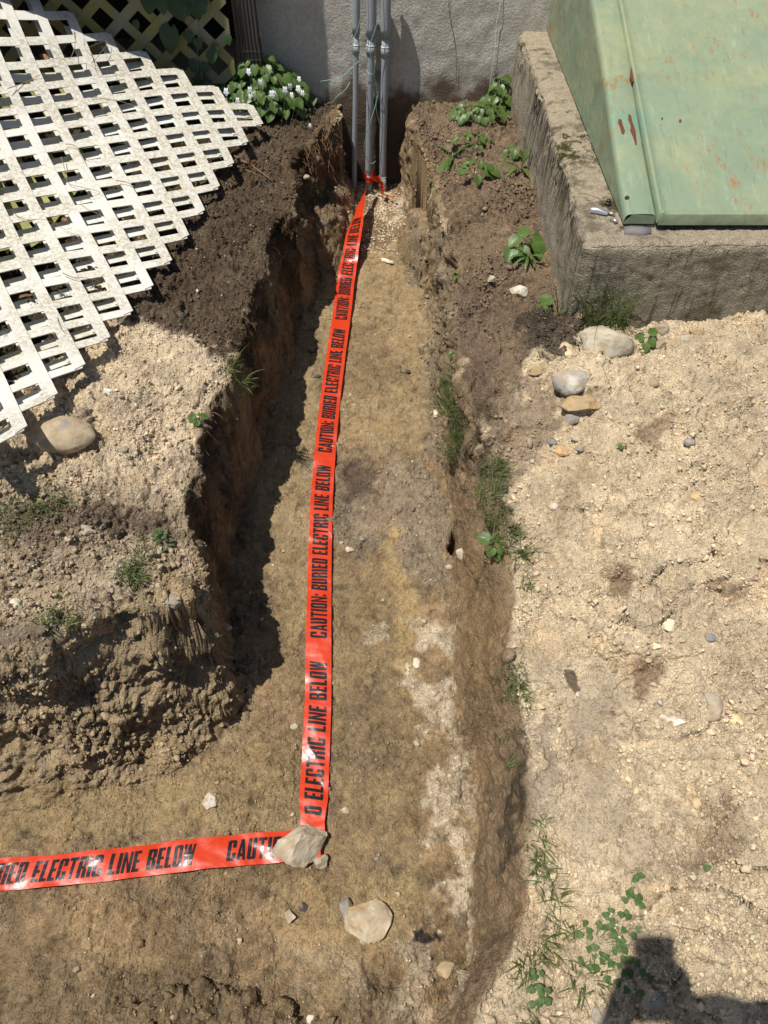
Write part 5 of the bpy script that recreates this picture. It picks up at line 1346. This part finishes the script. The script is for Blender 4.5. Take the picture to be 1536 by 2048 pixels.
root_([(1350,1700),(1358,1730),(1368,1745)], .0009, 'short hair-thin twig on the smooth sand at right', .003)
mb = MB(); h = hit(1000, 708)[0]; mb.tube([h, h+Vector((.0, .005, .03)), h+Vector((-.012, .01, .075))], .0016, 5); mb.tube([h+Vector((-.012, .01, .075)), h+Vector((-.013, .01, .084))], .0035, 6)
tag(mb.build('flower_stalk', MAT['stem'], None, True), 'bare flower stalk standing on the brown right bank', 'stalk')

# ------------------------------------------------------------------ the photographer, whose shadow falls at the lower right
U = Vector((0, SP, CP)); VD = Vector((0, CP, -SP))
mb = MB(); pc = Vector((0, 0, CAMZ))-VD*.012+Vector((-.0225, 0, 0))-U*.063; hx, hy, hz = .0375, .0755, .004
cr = [(-1, -1), (1, -1), (1, 1), (-1, 1)]; V = []
for s_ in (-1, 1):
    for a in range(24):
        t = 2*math.pi*a/24; cx_ = math.copysign(hx-.010, math.cos(t)); cy_ = math.copysign(hy-.010, math.sin(t))
        V.append(pc+Vector((1, 0, 0))*(cx_+.010*math.cos(t))+U*(cy_+.010*math.sin(t))+VD*hz*s_)
mb.add(V, [tuple(range(24)), tuple(range(47, 23, -1))]+[(a, 24+a, 24+(a+1) % 24, (a+1) % 24) for a in range(24)])
tag(mb.build('phone', MAT['rubber']), 'phone held up over the near bank, its shadow at the lower right', 'phone')
def person():
    gz = drop(.05, -.5)-.0
    J = {'pel': ((.04, -.44, gz+.95), .15), 'bel': ((.04, -.40, gz+1.1), .14), 'che': ((.04, -.33, gz+1.32), .155), 'nek': ((.04, -.27, gz+1.48), .06), 'hd1': ((.05, -.19, gz+1.56), .085), 'hd2': ((.055, -.16, gz+1.63), .098), 'hd3': ((.055, -.17, gz+1.73), .06)}
    E = [('pel', 'bel'), ('bel', 'che'), ('che', 'nek'), ('nek', 'hd1'), ('hd1', 'hd2'), ('hd2', 'hd3')]
    for s_, n_ in ((-1, 'l'), (1, 'r')):
        gz2 = drop(.04+s_*.12, -.5)
        J.update({n_+'hip': ((.04+s_*.09, -.52, gz+.88), .10), n_+'kne': ((.04+s_*.11, -.48, gz2+.5), .062), n_+'ank': ((.04+s_*.12, -.52, gz2+.09), .042), n_+'hee': ((.04+s_*.12, -.53, gz2+.045), .04), n_+'toe': ((.04+s_*.14, -.34, gz2+.035), .035),
                  n_+'sho': ((.04+(.19 if s_ > 0 else -.15), -.30, gz+1.38), .068), n_+'elb': ((.04+(.29 if s_ > 0 else -.12), -.07 if s_ > 0 else -.24, gz+(1.27 if s_ > 0 else 1.15)), .05), n_+'wri': ((pc.x+s_*.062, pc.y-.055, pc.z-.05), .026), n_+'pal': ((pc.x+s_*.055, pc.y-.025, pc.z-.018), .024)})
        E += [('pel', n_+'hip'), (n_+'hip', n_+'kne'), (n_+'kne', n_+'ank'), (n_+'ank', n_+'hee'), (n_+'hee', n_+'toe'), ('che', n_+'sho'), (n_+'sho', n_+'elb'), (n_+'elb', n_+'wri'), (n_+'wri', n_+'pal')]
        for f in range(4):
            b_ = Vector(J[n_+'pal'][0])+U*(-.012+.014*f)+Vector((s_*-.002, .012, 0)); m_ = b_+Vector((-s_*.006, .012, -.006)); t_ = Vector((pc.x+s_*.024, m_.y+.004, m_.z-.004))
            m_ = m_+Vector((s_*.0, 0, 0)); J[n_+'f%da' % f] = (tuple(b_), .009); J[n_+'f%db' % f] = (tuple(m_), .008); J[n_+'f%dc' % f] = (tuple(t_+VD*.008), .007)
            E += [(n_+'pal', n_+'f%da' % f), (n_+'f%da' % f, n_+'f%db' % f), (n_+'f%db' % f, n_+'f%dc' % f)]
        a_ = Vector(J[n_+'pal'][0]); b_ = a_+Vector((-s_*.012, -.006, .022)); c_ = b_+Vector((-s_*.018, .004, .02)); J[n_+'tha'] = (tuple(b_), .011); J[n_+'thb'] = (tuple(c_), .009); E += [(n_+'pal', n_+'tha'), (n_+'tha', n_+'thb')]
    names = list(J); me = bpy.data.meshes.new('person'); me.from_pydata([J[k][0] for k in names], [(names.index(a), names.index(b)) for a, b in E], [])
    o = bpy.data.objects.new('person', me); C.objects.link(o)
    md = o.modifiers.new('skin', 'SKIN'); md.use_smooth_shade = True
    for k, nme in enumerate(names):
        sv = me.skin_vertices[0].data[k]; r = J[nme][1]; sv.radius = (r, r); sv.use_root = (nme == 'pel')
    sb = o.modifiers.new('sub', 'SUBSURF'); sb.levels = 2; sb.render_levels = 2
    me.materials.append(M_plain('dark_clothes', (.09, .1, .13), .9, .2, .1, 20)); 
    return tag(o, 'person standing on the near bank holding a phone out over the trench', 'person')
person()
print('done', round(time.time()-T0, 1))
